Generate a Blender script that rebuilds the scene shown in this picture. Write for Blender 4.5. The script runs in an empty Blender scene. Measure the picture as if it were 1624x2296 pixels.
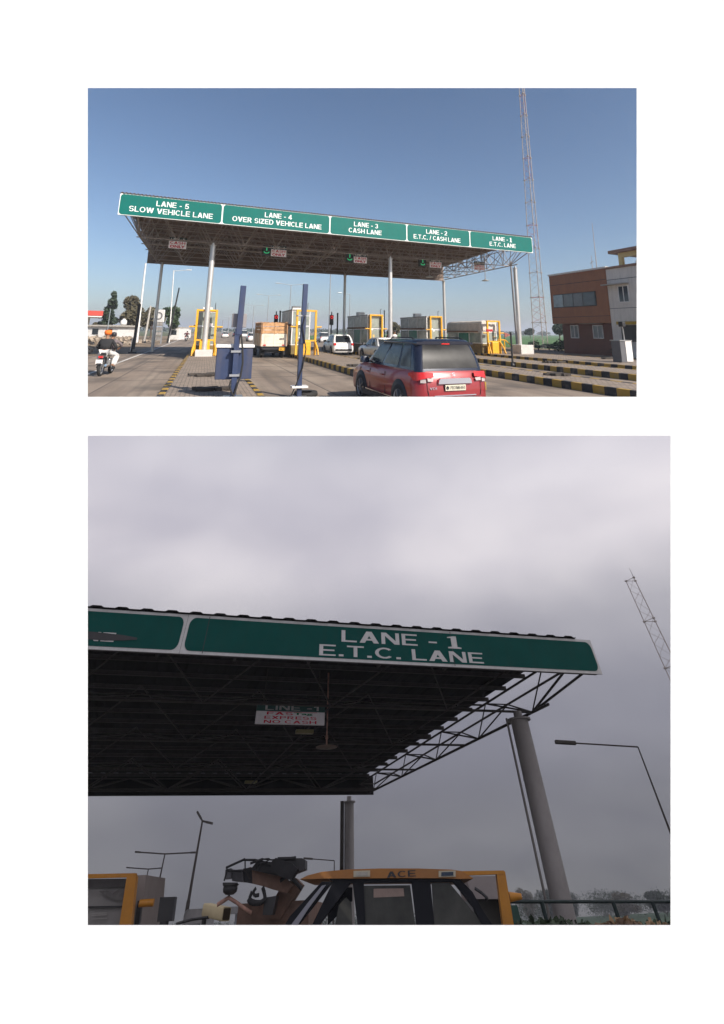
import bpy, bmesh, math, random
from mathutils import Vector, Matrix, noise
PI = math.pi
random.seed(7)
SC = bpy.context.scene
COL = SC.collection

# ------------------------------------------------------------------ camera geometry
F, CX, CY = 940.0, 812.0, 543.0          # focal length and optical centre in units of a 1624 x 2296 page
def basis(hy, slope, h):
    a = Vector((-300/F, -((hy-300*slope)-CY)/F, 1)); b = Vector((300/F, -((hy+300*slope)-CY)/F, 1))
    up = a.cross(b).normalized()
    if up.y < 0: up = -up
    fw = (Vector((0,0,1)) - up*up.z).normalized()
    rt = up.cross(fw)
    if rt.x < 0: rt = -rt
    return Matrix((rt, fw, up)), h
R1, H1 = basis(745, .012, 1.78)          # sunny toll plaza
R2, H2 = basis(2062, -.055, 2.5)         # overcast toll plaza, seen from a higher seat
CAMPOS = Vector((0, 0, H1))
flip = Matrix(((1,0,0),(0,1,0),(0,0,-1)))
cam = bpy.data.cameras.new('camera'); camo = bpy.data.objects.new('camera', cam); COL.objects.link(camo)
camo.matrix_world = Matrix.Translation(CAMPOS) @ (R1 @ flip).to_4x4()
cam.sensor_fit = 'HORIZONTAL'; cam.sensor_width = 36; cam.lens = F/1624*36
cam.shift_y = -(1148-CY)/1624; cam.clip_start = .1; cam.clip_end = 8000
SC.camera = camo

# ------------------------------------------------------------------ light
sun_dir = Vector((.75, -.66, 0)).normalized()*math.cos(math.radians(36)); sun_dir.z = math.sin(math.radians(36))
w = bpy.data.worlds.new('World'); SC.world = w; w.use_nodes = True
nt = w.node_tree; nt.nodes.clear()
sky = nt.nodes.new('ShaderNodeTexSky'); sky.sky_type = 'NISHITA'; sky.sun_disc = False
sky.sun_elevation = math.radians(36); sky.sun_rotation = math.atan2(sun_dir.x, sun_dir.y)
sky.altitude = 200; sky.air_density = 1.0; sky.dust_density = 1.6; sky.ozone_density = 3.4
bg = nt.nodes.new('ShaderNodeBackground'); bg.inputs[1].default_value = .082
wo = nt.nodes.new('ShaderNodeOutputWorld')
nt.links.new(sky.outputs[0], bg.inputs[0]); nt.links.new(bg.outputs[0], wo.inputs[0])
sl = bpy.data.lights.new('sun', 'SUN'); sl.energy = 4.3; sl.angle = math.radians(.5); sl.color = (1, .93, .84)
so = bpy.data.objects.new('sun', sl); COL.objects.link(so)
so.rotation_euler = (-sun_dir).to_track_quat('-Z', 'Y').to_euler(); so.location = (10, -10, 20)
SC.view_settings.view_transform = 'Standard'; SC.view_settings.look = 'None'
SC.view_settings.exposure = .62; SC.view_settings.gamma = 1

# ------------------------------------------------------------------ pixel -> place helpers (used to survey real positions at real depths)
M1 = Matrix.Identity(4)
M2 = Matrix.Translation(CAMPOS) @ (R1 @ R2.transposed()).to_4x4() @ Matrix.Translation((0,0,-H2))
CUR = M1
def rayd(R, px, py): return R @ Vector(((px-CX)/F, -(py-CY)/F, 1))
def Y1(px, py, Y): r = rayd(R1, px, py); return Vector((0,0,H1)) + r*(Y/r.y)
def G1(px, py, z=0): r = rayd(R1, px, py); return Vector((0,0,H1)) + r*((z-H1)/r.z)
def Y2(px, py, Y): r = rayd(R2, px, py); return Vector((0,0,H2)) + r*(Y/r.y)
def Z2(px, py, z): r = rayd(R2, px, py); return Vector((0,0,H2)) + r*((z-H2)/r.z)
AL = math.radians(20); CA, SA = math.cos(AL), math.sin(AL)
def T(s, t, z=0): return Vector((s*CA-t*SA, s*SA+t*CA, z))       # across the plaza, along the road
def ST(p): return (p.x*CA+p.y*SA, -p.x*SA+p.y*CA)
def sAt(px, py, t):
    r = rayd(R1, px, py); k = t/(-r.x*SA+r.y*CA); p = Vector((0,0,H1))+r*k; return ST(p)[0], p.z

# ------------------------------------------------------------------ materials
MATS = {}
def mat(name, col=None, rough=.6, metal=0, var=.12, scale=4, bump=0, bscale=40, emit=0, alpha=1, trans=0, spec=.5, dirt=0, coat=0):
    if name in MATS: return MATS[name]
    m = bpy.data.materials.new(name); m.use_nodes = True; n = m.node_tree; L = n.links
    b = n.nodes['Principled BSDF']
    b.inputs['Roughness'].default_value = rough; b.inputs['Metallic'].default_value = metal
    b.inputs['Specular IOR Level'].default_value = spec
    if coat: b.inputs['Coat Weight'].default_value = coat; b.inputs['Coat Roughness'].default_value = .06
    tc = n.nodes.new('ShaderNodeTexCoord')
    if var > 0:
        nz = n.nodes.new('ShaderNodeTexNoise'); nz.inputs['Scale'].default_value = scale; nz.inputs['Detail'].default_value = 6
        nz.inputs['Roughness'].default_value = .65
        L.new(tc.outputs['Object'], nz.inputs['Vector'])
        mx = n.nodes.new('ShaderNodeMix'); mx.data_type = 'RGBA'
        mx.inputs[6].default_value = (*[c*(1-var) for c in col], 1)
        mx.inputs[7].default_value = (*[min(1, c*(1+var)) for c in col], 1)
        rp = n.nodes.new('ShaderNodeMapRange'); rp.inputs[1].default_value = .3; rp.inputs[2].default_value = .7
        L.new(nz.outputs[0], rp.inputs[0]); L.new(rp.outputs[0], mx.inputs[0])
        out = mx.outputs[2]
        if dirt:
            n2 = n.nodes.new('ShaderNodeTexNoise'); n2.inputs['Scale'].default_value = scale*.35; n2.inputs['Detail'].default_value = 8
            L.new(tc.outputs['Object'], n2.inputs['Vector'])
            r2 = n.nodes.new('ShaderNodeMapRange'); r2.inputs[1].default_value = .5; r2.inputs[2].default_value = .75; r2.inputs[4].default_value = dirt
            L.new(n2.outputs[0], r2.inputs[0])
            m2 = n.nodes.new('ShaderNodeMix'); m2.data_type = 'RGBA'; m2.inputs[7].default_value = (.13, .1, .075, 1)
            L.new(r2.outputs[0], m2.inputs[0]); L.new(out, m2.inputs[6]); out = m2.outputs[2]
        L.new(out, b.inputs['Base Color'])
    else: b.inputs['Base Color'].default_value = (*col, 1)
    if bump:
        nb = n.nodes.new('ShaderNodeTexNoise'); nb.inputs['Scale'].default_value = bscale; nb.inputs['Detail'].default_value = 5
        L.new(tc.outputs['Object'], nb.inputs['Vector'])
        bp = n.nodes.new('ShaderNodeBump'); bp.inputs['Strength'].default_value = bump; bp.inputs['Distance'].default_value = .02
        L.new(nb.outputs[0], bp.inputs['Height']); L.new(bp.outputs[0], b.inputs['Normal'])
    if emit:
        b.inputs['Emission Color'].default_value = (*col, 1); b.inputs['Emission Strength'].default_value = emit
    if alpha < 1: b.inputs['Alpha'].default_value = alpha
    if trans: b.inputs['Transmission Weight'].default_value = trans
    MATS[name] = m; return m

PAGE = mat('page_white', (.97,.99,1.0), .9, var=0, spec=0)
STEEL = mat('column_steel', (.62,.60,.58), .38, .55, .1, 2, .05)
WHITEP = mat('white_paint', (.72,.7,.67), .5, 0, .08, 5, 0, dirt=.25)
TRUSS = mat('truss_steel', (.36,.31,.28), .6, .2, .2, 6)
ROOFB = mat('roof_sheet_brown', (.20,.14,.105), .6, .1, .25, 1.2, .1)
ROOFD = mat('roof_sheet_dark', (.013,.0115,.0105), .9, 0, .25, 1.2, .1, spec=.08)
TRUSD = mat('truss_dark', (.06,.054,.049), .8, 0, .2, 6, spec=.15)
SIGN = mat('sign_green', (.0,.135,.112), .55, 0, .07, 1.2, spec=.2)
SIGND = mat('sign_green_dim', (.0,.062,.052), .7, 0, .10, 1.5, spec=.12)  # darker copy of sign_green, the overcast dimness put into its colour
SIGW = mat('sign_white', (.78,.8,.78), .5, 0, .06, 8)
SIGWD = mat('sign_white_dim', (.5,.5,.49), .5, 0, .1, 8)  # greyer copy of sign_white, weak cloudy light put into the colour
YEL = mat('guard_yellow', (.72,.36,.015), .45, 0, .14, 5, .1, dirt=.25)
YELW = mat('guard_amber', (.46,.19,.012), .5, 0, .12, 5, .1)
BLUE = mat('barrier_blue', (.024,.040,.095), .45, .1, .12, 6, .05, dirt=.2)
BLACK = mat('black_paint', (.018,.018,.02), .5, 0, .2, 8)
RUBBER = mat('rubber', (.022,.021,.02), .85, 0, .2, 12)
GLASS = mat('dark_glass', (.02,.025,.03), .06, 0, 0, spec=.8)
GLASSG = mat('booth_glass', (.26,.29,.26), .1, 0, .3, 2, spec=.8)
REDP = mat('car_red', (.26,.016,.018), .3, .2, .06, 3, coat=.7)
DKBLUE = mat('car_roof_black', (.012,.015,.03), .22, .2, 0, coat=.7)
CHROME = mat('chrome', (.8,.8,.8), .15, 1, 0)
LAMPR = mat('tail_lamp_red', (.5,.015,.015), .2, 0, .05, coat=.5)
LAMPW = mat('lamp_clear', (.42,.36,.34), .2, 0, .05, coat=.5)
CARW = mat('car_white', (.75,.74,.72), .3, 0, .04, 3, coat=.5)
CARS = mat('car_silver', (.62,.60,.57), .32, .5, .05, 3, coat=.5)
SILV = mat('silver_paint', (.45,.45,.45), .35, .8, .1)
LRED = mat('signal_red', (1,.03,.03), .4, 0, 0, emit=1.0)
LGRN = mat('signal_green', (.03,.6,.22), .4, 0, 0, emit=.35)
REDT = mat('red_letters', (.6,.02,.05), .5, 0, .05)
PINKW = mat('panel_pinkish_white', (.95,.88,.9), .5, 0, .06, 6)
PANDK = mat('header_dark', (.03,.05,.055), .5, 0, .1)
CONC = mat('concrete', (.42,.39,.35), .85, 0, .15, 3, .3, 30)
BARK = mat('bark', (.1,.075,.055), .9, 0, .3, 8, .4)
LEAF1 = mat('leaf_dark', (.028,.048,.022), .7, 0, .4, .9)
LEAF2 = mat('leaf_olive', (.10,.085,.045), .8, 0, .35, .9)
LEAF3 = mat('leaf_green', (.045,.075,.03), .7, 0, .4, 1.2)
CANVAS = mat('tarpaulin', (.58,.54,.49), .8, 0, .18, 2, .6, 3)
GREENF = mat('green_film', (.02,.17,.11), .4, 0, .2, 3)
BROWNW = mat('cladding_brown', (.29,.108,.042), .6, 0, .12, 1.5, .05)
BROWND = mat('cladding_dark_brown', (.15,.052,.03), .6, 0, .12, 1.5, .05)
PLAST = mat('plaster_pale', (.66,.61,.55), .85, 0, .07, 1, .1)
CREAM = mat('plaster_cream', (.6,.45,.2), .85, 0, .08, 1)
SKIN = mat('skin', (.28,.15,.09), .6, 0, .05)
CABO = mat('loader_orange', (.30,.12,.02), .5, 0, .15, 4, .1, dirt=.3)
ORANGED = mat('crane_orange', (.15,.085,.06), .7, 0, .35, 6, .2, dirt=.6)
BEIGE = mat('camera_beige', (.48,.40,.24), .6, 0, .1, 6)
GLINT = mat('cab_glass', (.05,.05,.044), .35, 0, .5, 3, spec=.25)

def weather(m,amount,tint):
    n=m.node_tree; L=n.links; b=n.nodes['Principled BSDF']; src=b.inputs['Base Color'].links[0].from_socket
    tc=n.nodes.new('ShaderNodeTexCoord'); mp=n.nodes.new('ShaderNodeMapping'); mp.inputs['Scale'].default_value=(3.5,1,.35); L.new(tc.outputs['Object'],mp.inputs[0])
    t=n.nodes.new('ShaderNodeTexNoise'); t.inputs['Scale'].default_value=1.6; t.inputs['Detail'].default_value=7; L.new(mp.outputs[0],t.inputs['Vector'])
    r=n.nodes.new('ShaderNodeMapRange'); r.inputs[1].default_value=.45; r.inputs[2].default_value=.8; r.inputs[4].default_value=amount; L.new(t.outputs[0],r.inputs[0])
    x=n.nodes.new('ShaderNodeMix'); x.data_type='RGBA'; x.inputs[7].default_value=(*tint,1); L.new(r.outputs[0],x.inputs[0]); L.new(src,x.inputs[6]); L.new(x.outputs[2],b.inputs['Base Color'])
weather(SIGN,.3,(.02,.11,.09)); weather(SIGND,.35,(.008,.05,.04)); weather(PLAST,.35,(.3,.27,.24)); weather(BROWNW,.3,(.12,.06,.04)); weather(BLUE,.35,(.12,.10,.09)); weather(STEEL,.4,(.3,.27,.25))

# ------------------------------------------------------------------ mesh builder
class MB:
    def __init__(s): s.v = []; s.f = []; s.sm = []
    def add(s, vs, fs, smooth=False):
        o = len(s.v); s.v += [Vector(v) for v in vs]; s.f += [tuple(i+o for i in f) for f in fs]; s.sm += [smooth]*len(fs); return s
    def box(s, c, d, rz=0, R=None):
        R = R or Matrix.Rotation(rz, 3, 'Z'); c = Vector(c); h = Vector(d)/2
        vs = [c + R @ Vector((x*h.x, y*h.y, z*h.z)) for z in (-1,1) for y in (-1,1) for x in (-1,1)]
        return s.add(vs, [(0,2,3,1),(4,5,7,6),(0,1,5,4),(2,6,7,3),(0,4,6,2),(1,3,7,5)])
    def bb(s, a, b): a=Vector(a); b=Vector(b); return s.box((a+b)/2, b-a)
    def tube(s, a, b, r, n=8, r1=None, cap=True):
        a = Vector(a); b = Vector(b); r1 = r if r1 is None else r1; d = (b-a)
        if d.length < 1e-6: return s
        q = d.to_track_quat('Z','Y').to_matrix(); vs = []
        for p, rr in ((a,r),(b,r1)):
            for i in range(n): vs.append(p + q @ Vector((rr*math.cos(2*PI*i/n), rr*math.sin(2*PI*i/n), 0)))
        s.add(vs, [(i,(i+1)%n,n+(i+1)%n,n+i) for i in range(n)], True)
        if cap: s.add(vs, [tuple(range(n-1,-1,-1)), tuple(range(n,2*n))])
        return s
    def path(s, ps, r, n=6):
        for a, b in zip(ps, ps[1:]): s.tube(a, b, r, n)
        return s
    def bar(s, a, b, w, h, up=(0,0,1)):
        a=Vector(a); b=Vector(b); d=b-a; l=d.length; d.normalize(); u=Vector(up)
        if abs(d.dot(u))>.99: u=Vector((0,1,0))
        x=d.cross(u).normalized(); z=x.cross(d); R=Matrix((x,d,z)).transposed()
        return s.box((a+b)/2,(w,l,h),R=R)
    def prism(s, poly, ext):
        n=len(poly); vs=[Vector(p) for p in poly]+[Vector(p)+Vector(ext) for p in poly]
        return s.add(vs,[tuple(range(n)),tuple(range(2*n-1,n-1,-1))]+[(i,i+n,(i+1)%n+n,(i+1)%n) for i in range(n)])
    def lathe(s, prof, c=(0,0,0), n=16, M=None):
        c=Vector(c); vs=[]; M = M or Matrix.Identity(3)
        for r,z in prof:
            for i in range(n): vs.append(c + M @ Vector((r*math.cos(2*PI*i/n), r*math.sin(2*PI*i/n), z)))
        fs=[(k*n+i,k*n+(i+1)%n,(k+1)*n+(i+1)%n,(k+1)*n+i) for k in range(len(prof)-1) for i in range(n)]
        return s.add(vs,fs,True)
    def loft(s, loops, caps=(True,True), smooth=True):
        n=len(loops[0]); vs=[p for l in loops for p in l]
        s.add(vs,[(k*n+i,k*n+(i+1)%n,(k+1)*n+(i+1)%n,(k+1)*n+i) for k in range(len(loops)-1) for i in range(n)],smooth)
        if caps[0]: s.add(loops[0],[tuple(range(n-1,-1,-1))])
        if caps[1]: s.add(loops[-1],[tuple(range(n))])
        return s
    def build(s, name, m, parent=None, loc=(0,0,0), rz=0, bevel=0):
        me=bpy.data.meshes.new(name); me.from_pydata([tuple(v) for v in s.v],[],s.f)
        me.polygons.foreach_set('use_smooth', s.sm); me.update()
        bm=bmesh.new(); bm.from_mesh(me); bmesh.ops.recalc_face_normals(bm, faces=bm.faces); bm.to_mesh(me); bm.free()
        me.materials.append(m)
        o=bpy.data.objects.new(name,me); COL.objects.link(o)
        L=Matrix.Translation(loc)@Matrix.Rotation(rz,4,'Z')
        if parent: o.parent=parent; o.matrix_local=L
        else: o.matrix_world=CUR@L
        if bevel:
            b=o.modifiers.new('bevel','BEVEL'); b.width=bevel; b.segments=2; b.limit_method='ANGLE'
        return o
def tag(o, label=None, cat=None, group=None, kind=None):
    if label: o['label']=label
    if cat: o['category']=cat
    if group: o['group']=group
    if kind: o['kind']=kind
    return o
def thing(name, label, cat, loc=(0,0,0), rz=0, group=None, scale=None):
    o=bpy.data.objects.new(name,None); COL.objects.link(o); o.empty_display_size=.3
    L=Matrix.Translation(loc)@Matrix.Rotation(rz,4,'Z')
    if scale: L=L@Matrix.Diagonal((*scale,1))
    o.matrix_world=CUR@L
    return tag(o,label,cat,group)
def copy_tree(o, label, loc, rz=0, group=None):
    r=o.copy(); COL.objects.link(r); r.matrix_world=CUR@Matrix.Translation(loc)@Matrix.Rotation(rz,4,'Z'); r['label']=label
    if group: r['group']=group
    for ch in list(o.children):
        c=ch.copy(); COL.objects.link(c); c.parent=r; c.matrix_local=ch.matrix_local.copy()
        for g in ch.children:
            d=g.copy(); COL.objects.link(d); d.parent=c
    return r
def text(s, name, m, parent, o, xd, yd, w=None, h=.3, bold=.02, th=.012, tilt=0):
    """flat lettering: centre o, reading direction xd, up yd, cap height h, total width w"""
    cu=bpy.data.curves.new(name,'FONT'); cu.body=s; cu.size=1; cu.offset=bold; cu.resolution_u=3
    t=bpy.data.objects.new(name,cu); COL.objects.link(t); bpy.context.view_layer.update()
    me=bpy.data.meshes.new_from_object(t.evaluated_get(bpy.context.evaluated_depsgraph_get()))
    bpy.data.objects.remove(t); bpy.data.curves.remove(cu)
    xs=[v.co.x for v in me.vertices]; ys=[v.co.y for v in me.vertices]
    x0,x1,y0,y1=min(xs),max(xs),min(ys),max(ys); ky=h/(y1-y0); kx=w/(x1-x0) if w else ky
    xd=Vector(xd).normalized(); yd=Vector(yd).normalized(); nd=xd.cross(yd); o=Vector(o)
    for v in me.vertices:
        a=(v.co.x-(x0+x1)/2)*kx; b=(v.co.y-(y0+y1)/2)*ky
        v.co=o+xd*a+yd*b+nd*th
    me.materials.clear(); me.materials.append(m); me.name=name
    ob=bpy.data.objects.new(name,me); COL.objects.link(ob)
    if parent: ob.parent=parent
    else: ob.matrix_world=CUR
    return ob
TH_=.155; TV_=.135
def _arc(cx,cy,rx,ry,a0,a1,n=None):
    n=n or max(4,int(abs(a1-a0)/18)); out=[]
    for i in range(n):
        p=[]
        for a,k in ((a0+(a1-a0)*i/n,0),(a0+(a1-a0)*i/n,1),(a0+(a1-a0)*(i+1)/n,1),(a0+(a1-a0)*(i+1)/n,0)):
            q=math.radians(a); p.append((cx+(rx-TH_*k)*math.cos(q),cy+(ry-TV_*k)*math.sin(q)))
        out.append(p)
    return out
def _r(a,b,c,d): return [(a,b),(c,b),(c,d),(a,d)]
def _glyphs():
    t=TH_; v=TV_; G={}
    G['A']=(.80,[[(0,0),(.22,0),(.51,1),(.29,1)],[(.58,0),(.8,0),(.51,1),(.29,1)],_r(.17,.22,.63,.37)])
    G['C']=(.76,_arc(.40,.5,.40,.5,42,318)); G['D']=(.75,[_r(0,0,t,1),_r(t,0,.36,v),_r(t,1-v,.36,1)]+_arc(.36,.5,.39,.5,-90,90))
    G['E']=(.66,[_r(0,0,t,1),_r(t,0,.66,v),_r(t,.43,.61,.43+v),_r(t,1-v,.66,1)]); G['F']=(.62,[_r(0,0,t,1),_r(t,.43,.56,.43+v),_r(t,1-v,.62,1)])
    G['H']=(.74,[_r(0,0,t,1),_r(.74-t,0,.74,1),_r(t,.43,.74-t,.43+v)]); G['I']=(t,[_r(0,0,t,1)]); G['L']=(.62,[_r(0,0,t,1),_r(t,0,.62,v)])
    G['N']=(.75,[_r(0,0,t,1),_r(.75-t,0,.75,1),[(0,1),(.21,1),(.75,0),(.54,0)]]); G['O']=(.84,_arc(.42,.5,.42,.5,0,360)); G['0']=(.66,_arc(.33,.5,.33,.5,0,360))
    P=[_r(0,0,t,1),_r(t,1-v,.38,1),_r(t,.42,.38,.42+v)]+_arc(.38,.71,.30,.29,-90,90); G['P']=(.68,P); G['R']=(.76,P+[[(.26,.44),(.47,.44),(.76,0),(.53,0)]])
    G['B']=(.72,[_r(0,0,t,1),_r(t,1-v,.38,1),_r(t,.42,.38,.42+v),_r(t,0,.38,v)]+_arc(.38,.72,.28,.28,-90,90)+_arc(.38,.29,.34,.29,-90,90))
    G['S']=(.70,_arc(.35,.71,.34,.29,25,262)+_arc(.35,.29,.35,.29,-158,82)); G['T']=(.70,[_r(.35-t/2,0,.35+t/2,1-v),_r(0,1-v,.7,1)])
    G['U']=(.74,[_r(0,.36,t,1),_r(.74-t,.36,.74,1)]+_arc(.37,.36,.37,.36,180,360)); G['V']=(.80,[[(0,1),(.22,1),(.51,0),(.29,0)],[(.58,1),(.8,1),(.51,0),(.29,0)]])
    G['W']=(1.12,[[(0,1),(.21,1),(.39,0),(.21,0)],[(.46,1),(.66,1),(.39,0),(.21,0)],[(.46,1),(.66,1),(.91,0),(.73,0)],[(.91,1),(1.12,1),(.91,0),(.73,0)]])
    G['X']=(.76,[[(0,0),(.24,0),(.76,1),(.52,1)],[(.52,0),(.76,0),(.24,1),(0,1)]]); G['Z']=(.68,[_r(0,0,.68,v),_r(0,1-v,.68,1),[(0,v),(.25,v),(.68,1-v),(.43,1-v)]])
    G['M']=(.9,[_r(0,0,t,1),_r(.9-t,0,.9,1),[(.0,1),(.24,1),(.54,0),(.36,0)],[(.66,1),(.9,1),(.54,0),(.36,0)]])
    G['1']=(.42,[_r(.2,0,.2+t,1),[(0,.78),(0,.62),(.2,.72),(.2,.95)]]); G['2']=(.66,_arc(.33,.69,.33,.31,-35,170)+[_r(0,0,.66,v),[(0,v),(.24,v),(.62,.52),(.44,.60)]])
    G['3']=(.66,_arc(.32,.72,.30,.28,-95,160)+_arc(.32,.29,.33,.29,-160,95)); G['4']=(.70,[_r(.40,0,.40+t,1),_r(0,.2,.70,.2+v),[(0,.365),(.2,.365),(.40,.78),(.40,1)]])
    G['5']=(.66,[_r(.1,1-v,.62,1),[(.1,1-v),(.06,.44),(.22,.44),(.27,1-v)]]+_arc(.32,.33,.34,.33,-160,120)); G['6']=(.66,_arc(.33,.32,.33,.32,0,360)+_arc(.36,.5,.36,.5,60,200)); G['7']=(.62,[_r(0,1-v,.62,1),[(.14,0),(.34,0),(.62,1-v),(.42,1-v)]])
    G['-']=(.42,[_r(.03,.32,.39,.32+v)]); G['.']=(.24,[_r(.02,0,.21,.18)]); G['/']=(.40,[[(0,0),(.14,0),(.40,1),(.26,1)]]); G[' ']=(.24,[])
    return G
GL=_glyphs(); _text_font=text
def text(s,name,m,parent,o,xd,yd,w=None,h=.3,bold=.02,th=.012,tilt=0):
    if any(ch not in GL for ch in s): return _text_font(s,name,m,parent,o,xd,yd,w,h,bold,th)
    tot=sum(GL[ch][0]+.11 for ch in s)-.11; ky=h; kx=w/tot if w else ky
    xd=Vector(xd).normalized(); yd=Vector(yd).normalized(); nd=xd.cross(yd); o=Vector(o); mb=MB(); x=-tot/2; k=0
    for ch in s:
        for q in GL[ch][1]:
            mb.add([o+xd*((x+a)*kx)+yd*((b-.5)*ky)+nd*(th+.00035*(k%3)) for a,b in q],[tuple(range(len(q)))]); k+=1
        x+=GL[ch][0]+.11
    ob=mb.build(name,m,parent); return ob
def skinned(name, m, pts, edges, parent, lvl=1):
    """one continuous limb-and-torso surface; pts = [(co, radius)], first is the root"""
    me=bpy.data.meshes.new(name); me.from_pydata([tuple(p[0]) for p in pts],edges,[])
    o=bpy.data.objects.new(name,me); COL.objects.link(o)
    o.modifiers.new('s','SKIN'); sv=me.skin_vertices[0].data
    for i,p in enumerate(pts):
        r=p[1]; sv[i].radius=(r,r) if not isinstance(r,tuple) else r
    sv[0].use_root=True
    ss=o.modifiers.new('u','SUBSURF'); ss.levels=lvl; ss.render_levels=lvl
    bpy.context.view_layer.update()
    nm=bpy.data.meshes.new_from_object(o.evaluated_get(bpy.context.evaluated_depsgraph_get()))
    bpy.data.objects.remove(o); nm.materials.clear(); nm.materials.append(m); nm.name=name
    for p in nm.polygons: p.use_smooth=True
    ob=bpy.data.objects.new(name,nm); COL.objects.link(ob); ob.parent=parent
    return ob

# ------------------------------------------------------------------ the white sheet with its two openings
D=2.0
def pg(px,py,d=0,k=1): return Vector(((px-CX)/F*D, -(py-CY)/F*D, -D-d))
PAGEM=Matrix.Translation(CAMPOS)@(R1@flip).to_4x4()
def ring(o,i,d): return [pg(*p,d) for p in ((o[0],o[1]),(o[2],o[1]),(o[2],o[3]),(o[0],o[3]))]
def page():
    W=(-700,-130,2350,2460); A=(197,197,1428,889.5); B=(197,977,1504,2075); mb=MB()
    for d,g in ((0,0),(.006,4)):
        A2=(A[0]-g,A[1]-g,A[2]+g,A[3]+g); B2=(B[0]-g,B[1]-g,B[2]+g,B[3]+g)
        for r in ((W[0],W[1],W[2],A2[1]),(W[0],A2[1],A2[0],A2[3]),(A2[2],A2[1],W[2],A2[3]),(W[0],A2[3],W[2],B2[1]),
                  (W[0],B2[1],B2[0],B2[3]),(B2[2],B2[1],W[2],B2[3]),(W[0],B2[3],W[2],W[3])):
            mb.add([pg(r[0],r[1],d),pg(r[2],r[1],d),pg(r[2],r[3],d),pg(r[0],r[3],d)],[(0,1,2,3)])
    for Rr,g in ((A,4),(B,4),(W,0)):
        R2_=(Rr[0]-g,Rr[1]-g,Rr[2]+g,Rr[3]+g); f=[pg(*p,0) for p in ((Rr[0],Rr[1]),(Rr[2],Rr[1]),(Rr[2],Rr[3]),(Rr[0],Rr[3]))]
        b=[pg(*p,.006) for p in ((R2_[0],R2_[1]),(R2_[2],R2_[1]),(R2_[2],R2_[3]),(R2_[0],R2_[3]))]
        mb.add(f+b,[(i,(i+1)%4,4+(i+1)%4,4+i) for i in range(4)])
    o=mb.build('page_sheet',PAGE); o.matrix_world=PAGEM
    tag(o,'plain white upright sheet with two rectangular openings, one above the other','sheet')
page()

# ------------------------------------------------------------------ surfaces of the sunny plaza
def node_mat(name, rough=.9):
    m=bpy.data.materials.new(name); m.use_nodes=True; n=m.node_tree; b=n.nodes['Principled BSDF']; b.inputs['Roughness'].default_value=rough
    tc=n.nodes.new('ShaderNodeTexCoord'); return m,n,b,tc
def nz(n,tc,scale,det=6,out='Object',vec=None):
    t=n.nodes.new('ShaderNodeTexNoise'); t.inputs['Scale'].default_value=scale; t.inputs['Detail'].default_value=det
    n.links.new(vec or tc.outputs[out],t.inputs['Vector']); return t.outputs[0]
def ramp(n,fac,stops):
    r=n.nodes.new('ShaderNodeValToRGB'); e=r.color_ramp.elements
    while len(e)<len(stops): e.new(.5)
    for i,(p,c) in enumerate(stops): e[i].position=p; e[i].color=(*c,1)
    n.links.new(fac,r.inputs[0]); return r.outputs[0]
def mixc(n,fac,a,b,typ='MIX'):
    x=n.nodes.new('ShaderNodeMix'); x.data_type='RGBA'; x.blend_type=typ
    for sck,v in ((0,fac),(6,a),(7,b)):
        if isinstance(v,(int,float)): x.inputs[sck].default_value=v
        elif isinstance(v,tuple): x.inputs[sck].default_value=(*v,1)
        else: n.links.new(v,x.inputs[sck])
    return x.outputs[2]
def bump(n,b,h,st=.3,dist=.02):
    p=n.nodes.new('ShaderNodeBump'); p.inputs['Strength'].default_value=st; p.inputs['Distance'].default_value=dist
    n.links.new(h,p.inputs['Height']); n.links.new(p.outputs[0],b.inputs['Normal'])
def concrete_road():
    m,n,b,tc=node_mat('road_concrete',.85)
    mp=n.nodes.new('ShaderNodeMapping'); mp.inputs['Scale'].default_value=(1,.22,1); n.links.new(tc.outputs['Object'],mp.inputs[0])
    a=nz(n,tc,.9,8,vec=mp.outputs[0]); c=ramp(n,a,[(.3,(.18,.14,.105)),(.5,(.255,.20,.155)),(.7,(.32,.26,.20))])
    f=nz(n,tc,60,4); c=mixc(n,.25,c,ramp(n,f,[(.35,(.1,.1,.1)),(.65,(.8,.75,.7))]),'OVERLAY')
    s=nz(n,tc,.45,9); sm=ramp(n,s,[(.5,(0,0,0)),(.66,(1,1,1))]); c=mixc(n,sm,c,mixc(n,.6,c,(.07,.06,.05)))
    m3=n.nodes.new('ShaderNodeMapping'); m3.inputs['Scale'].default_value=(2.2,.05,1); n.links.new(tc.outputs['Object'],m3.inputs[0]); tm=ramp(n,nz(n,tc,1,5,vec=m3.outputs[0]),[(.52,(0,0,0)),(.68,(.55,.55,.55))]); c=mixc(n,tm,c,(.075,.065,.058))
    n.links.new(c,b.inputs['Base Color']); bump(n,b,f,.25,.01); return m
def paver_mat():
    m,n,b,tc=node_mat('paver_blocks',.9)
    br=n.nodes.new('ShaderNodeTexBrick'); br.inputs['Scale'].default_value=1; br.inputs['Brick Width'].default_value=.22; br.inputs['Row Height'].default_value=.11
    br.inputs['Mortar Size'].default_value=.012; br.inputs['Color1'].default_value=(.38,.30,.235,1); br.inputs['Color2'].default_value=(.29,.235,.19,1); br.inputs['Mortar'].default_value=(.08,.065,.05,1)
    n.links.new(tc.outputs['Object'],br.inputs['Vector'])
    a=nz(n,tc,1.3,8); c=mixc(n,ramp(n,a,[(.45,(0,0,0)),(.72,(1,1,1))]),br.outputs[0],(.2,.165,.13))
    g=nz(n,tc,14,4); c=mixc(n,.4,c,ramp(n,g,[(.3,(.2,.2,.2)),(.7,(.75,.7,.65))]),'OVERLAY')
    n.links.new(c,b.inputs['Base Color']); bump(n,b,br.outputs[1],.6,.01); return m
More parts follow.
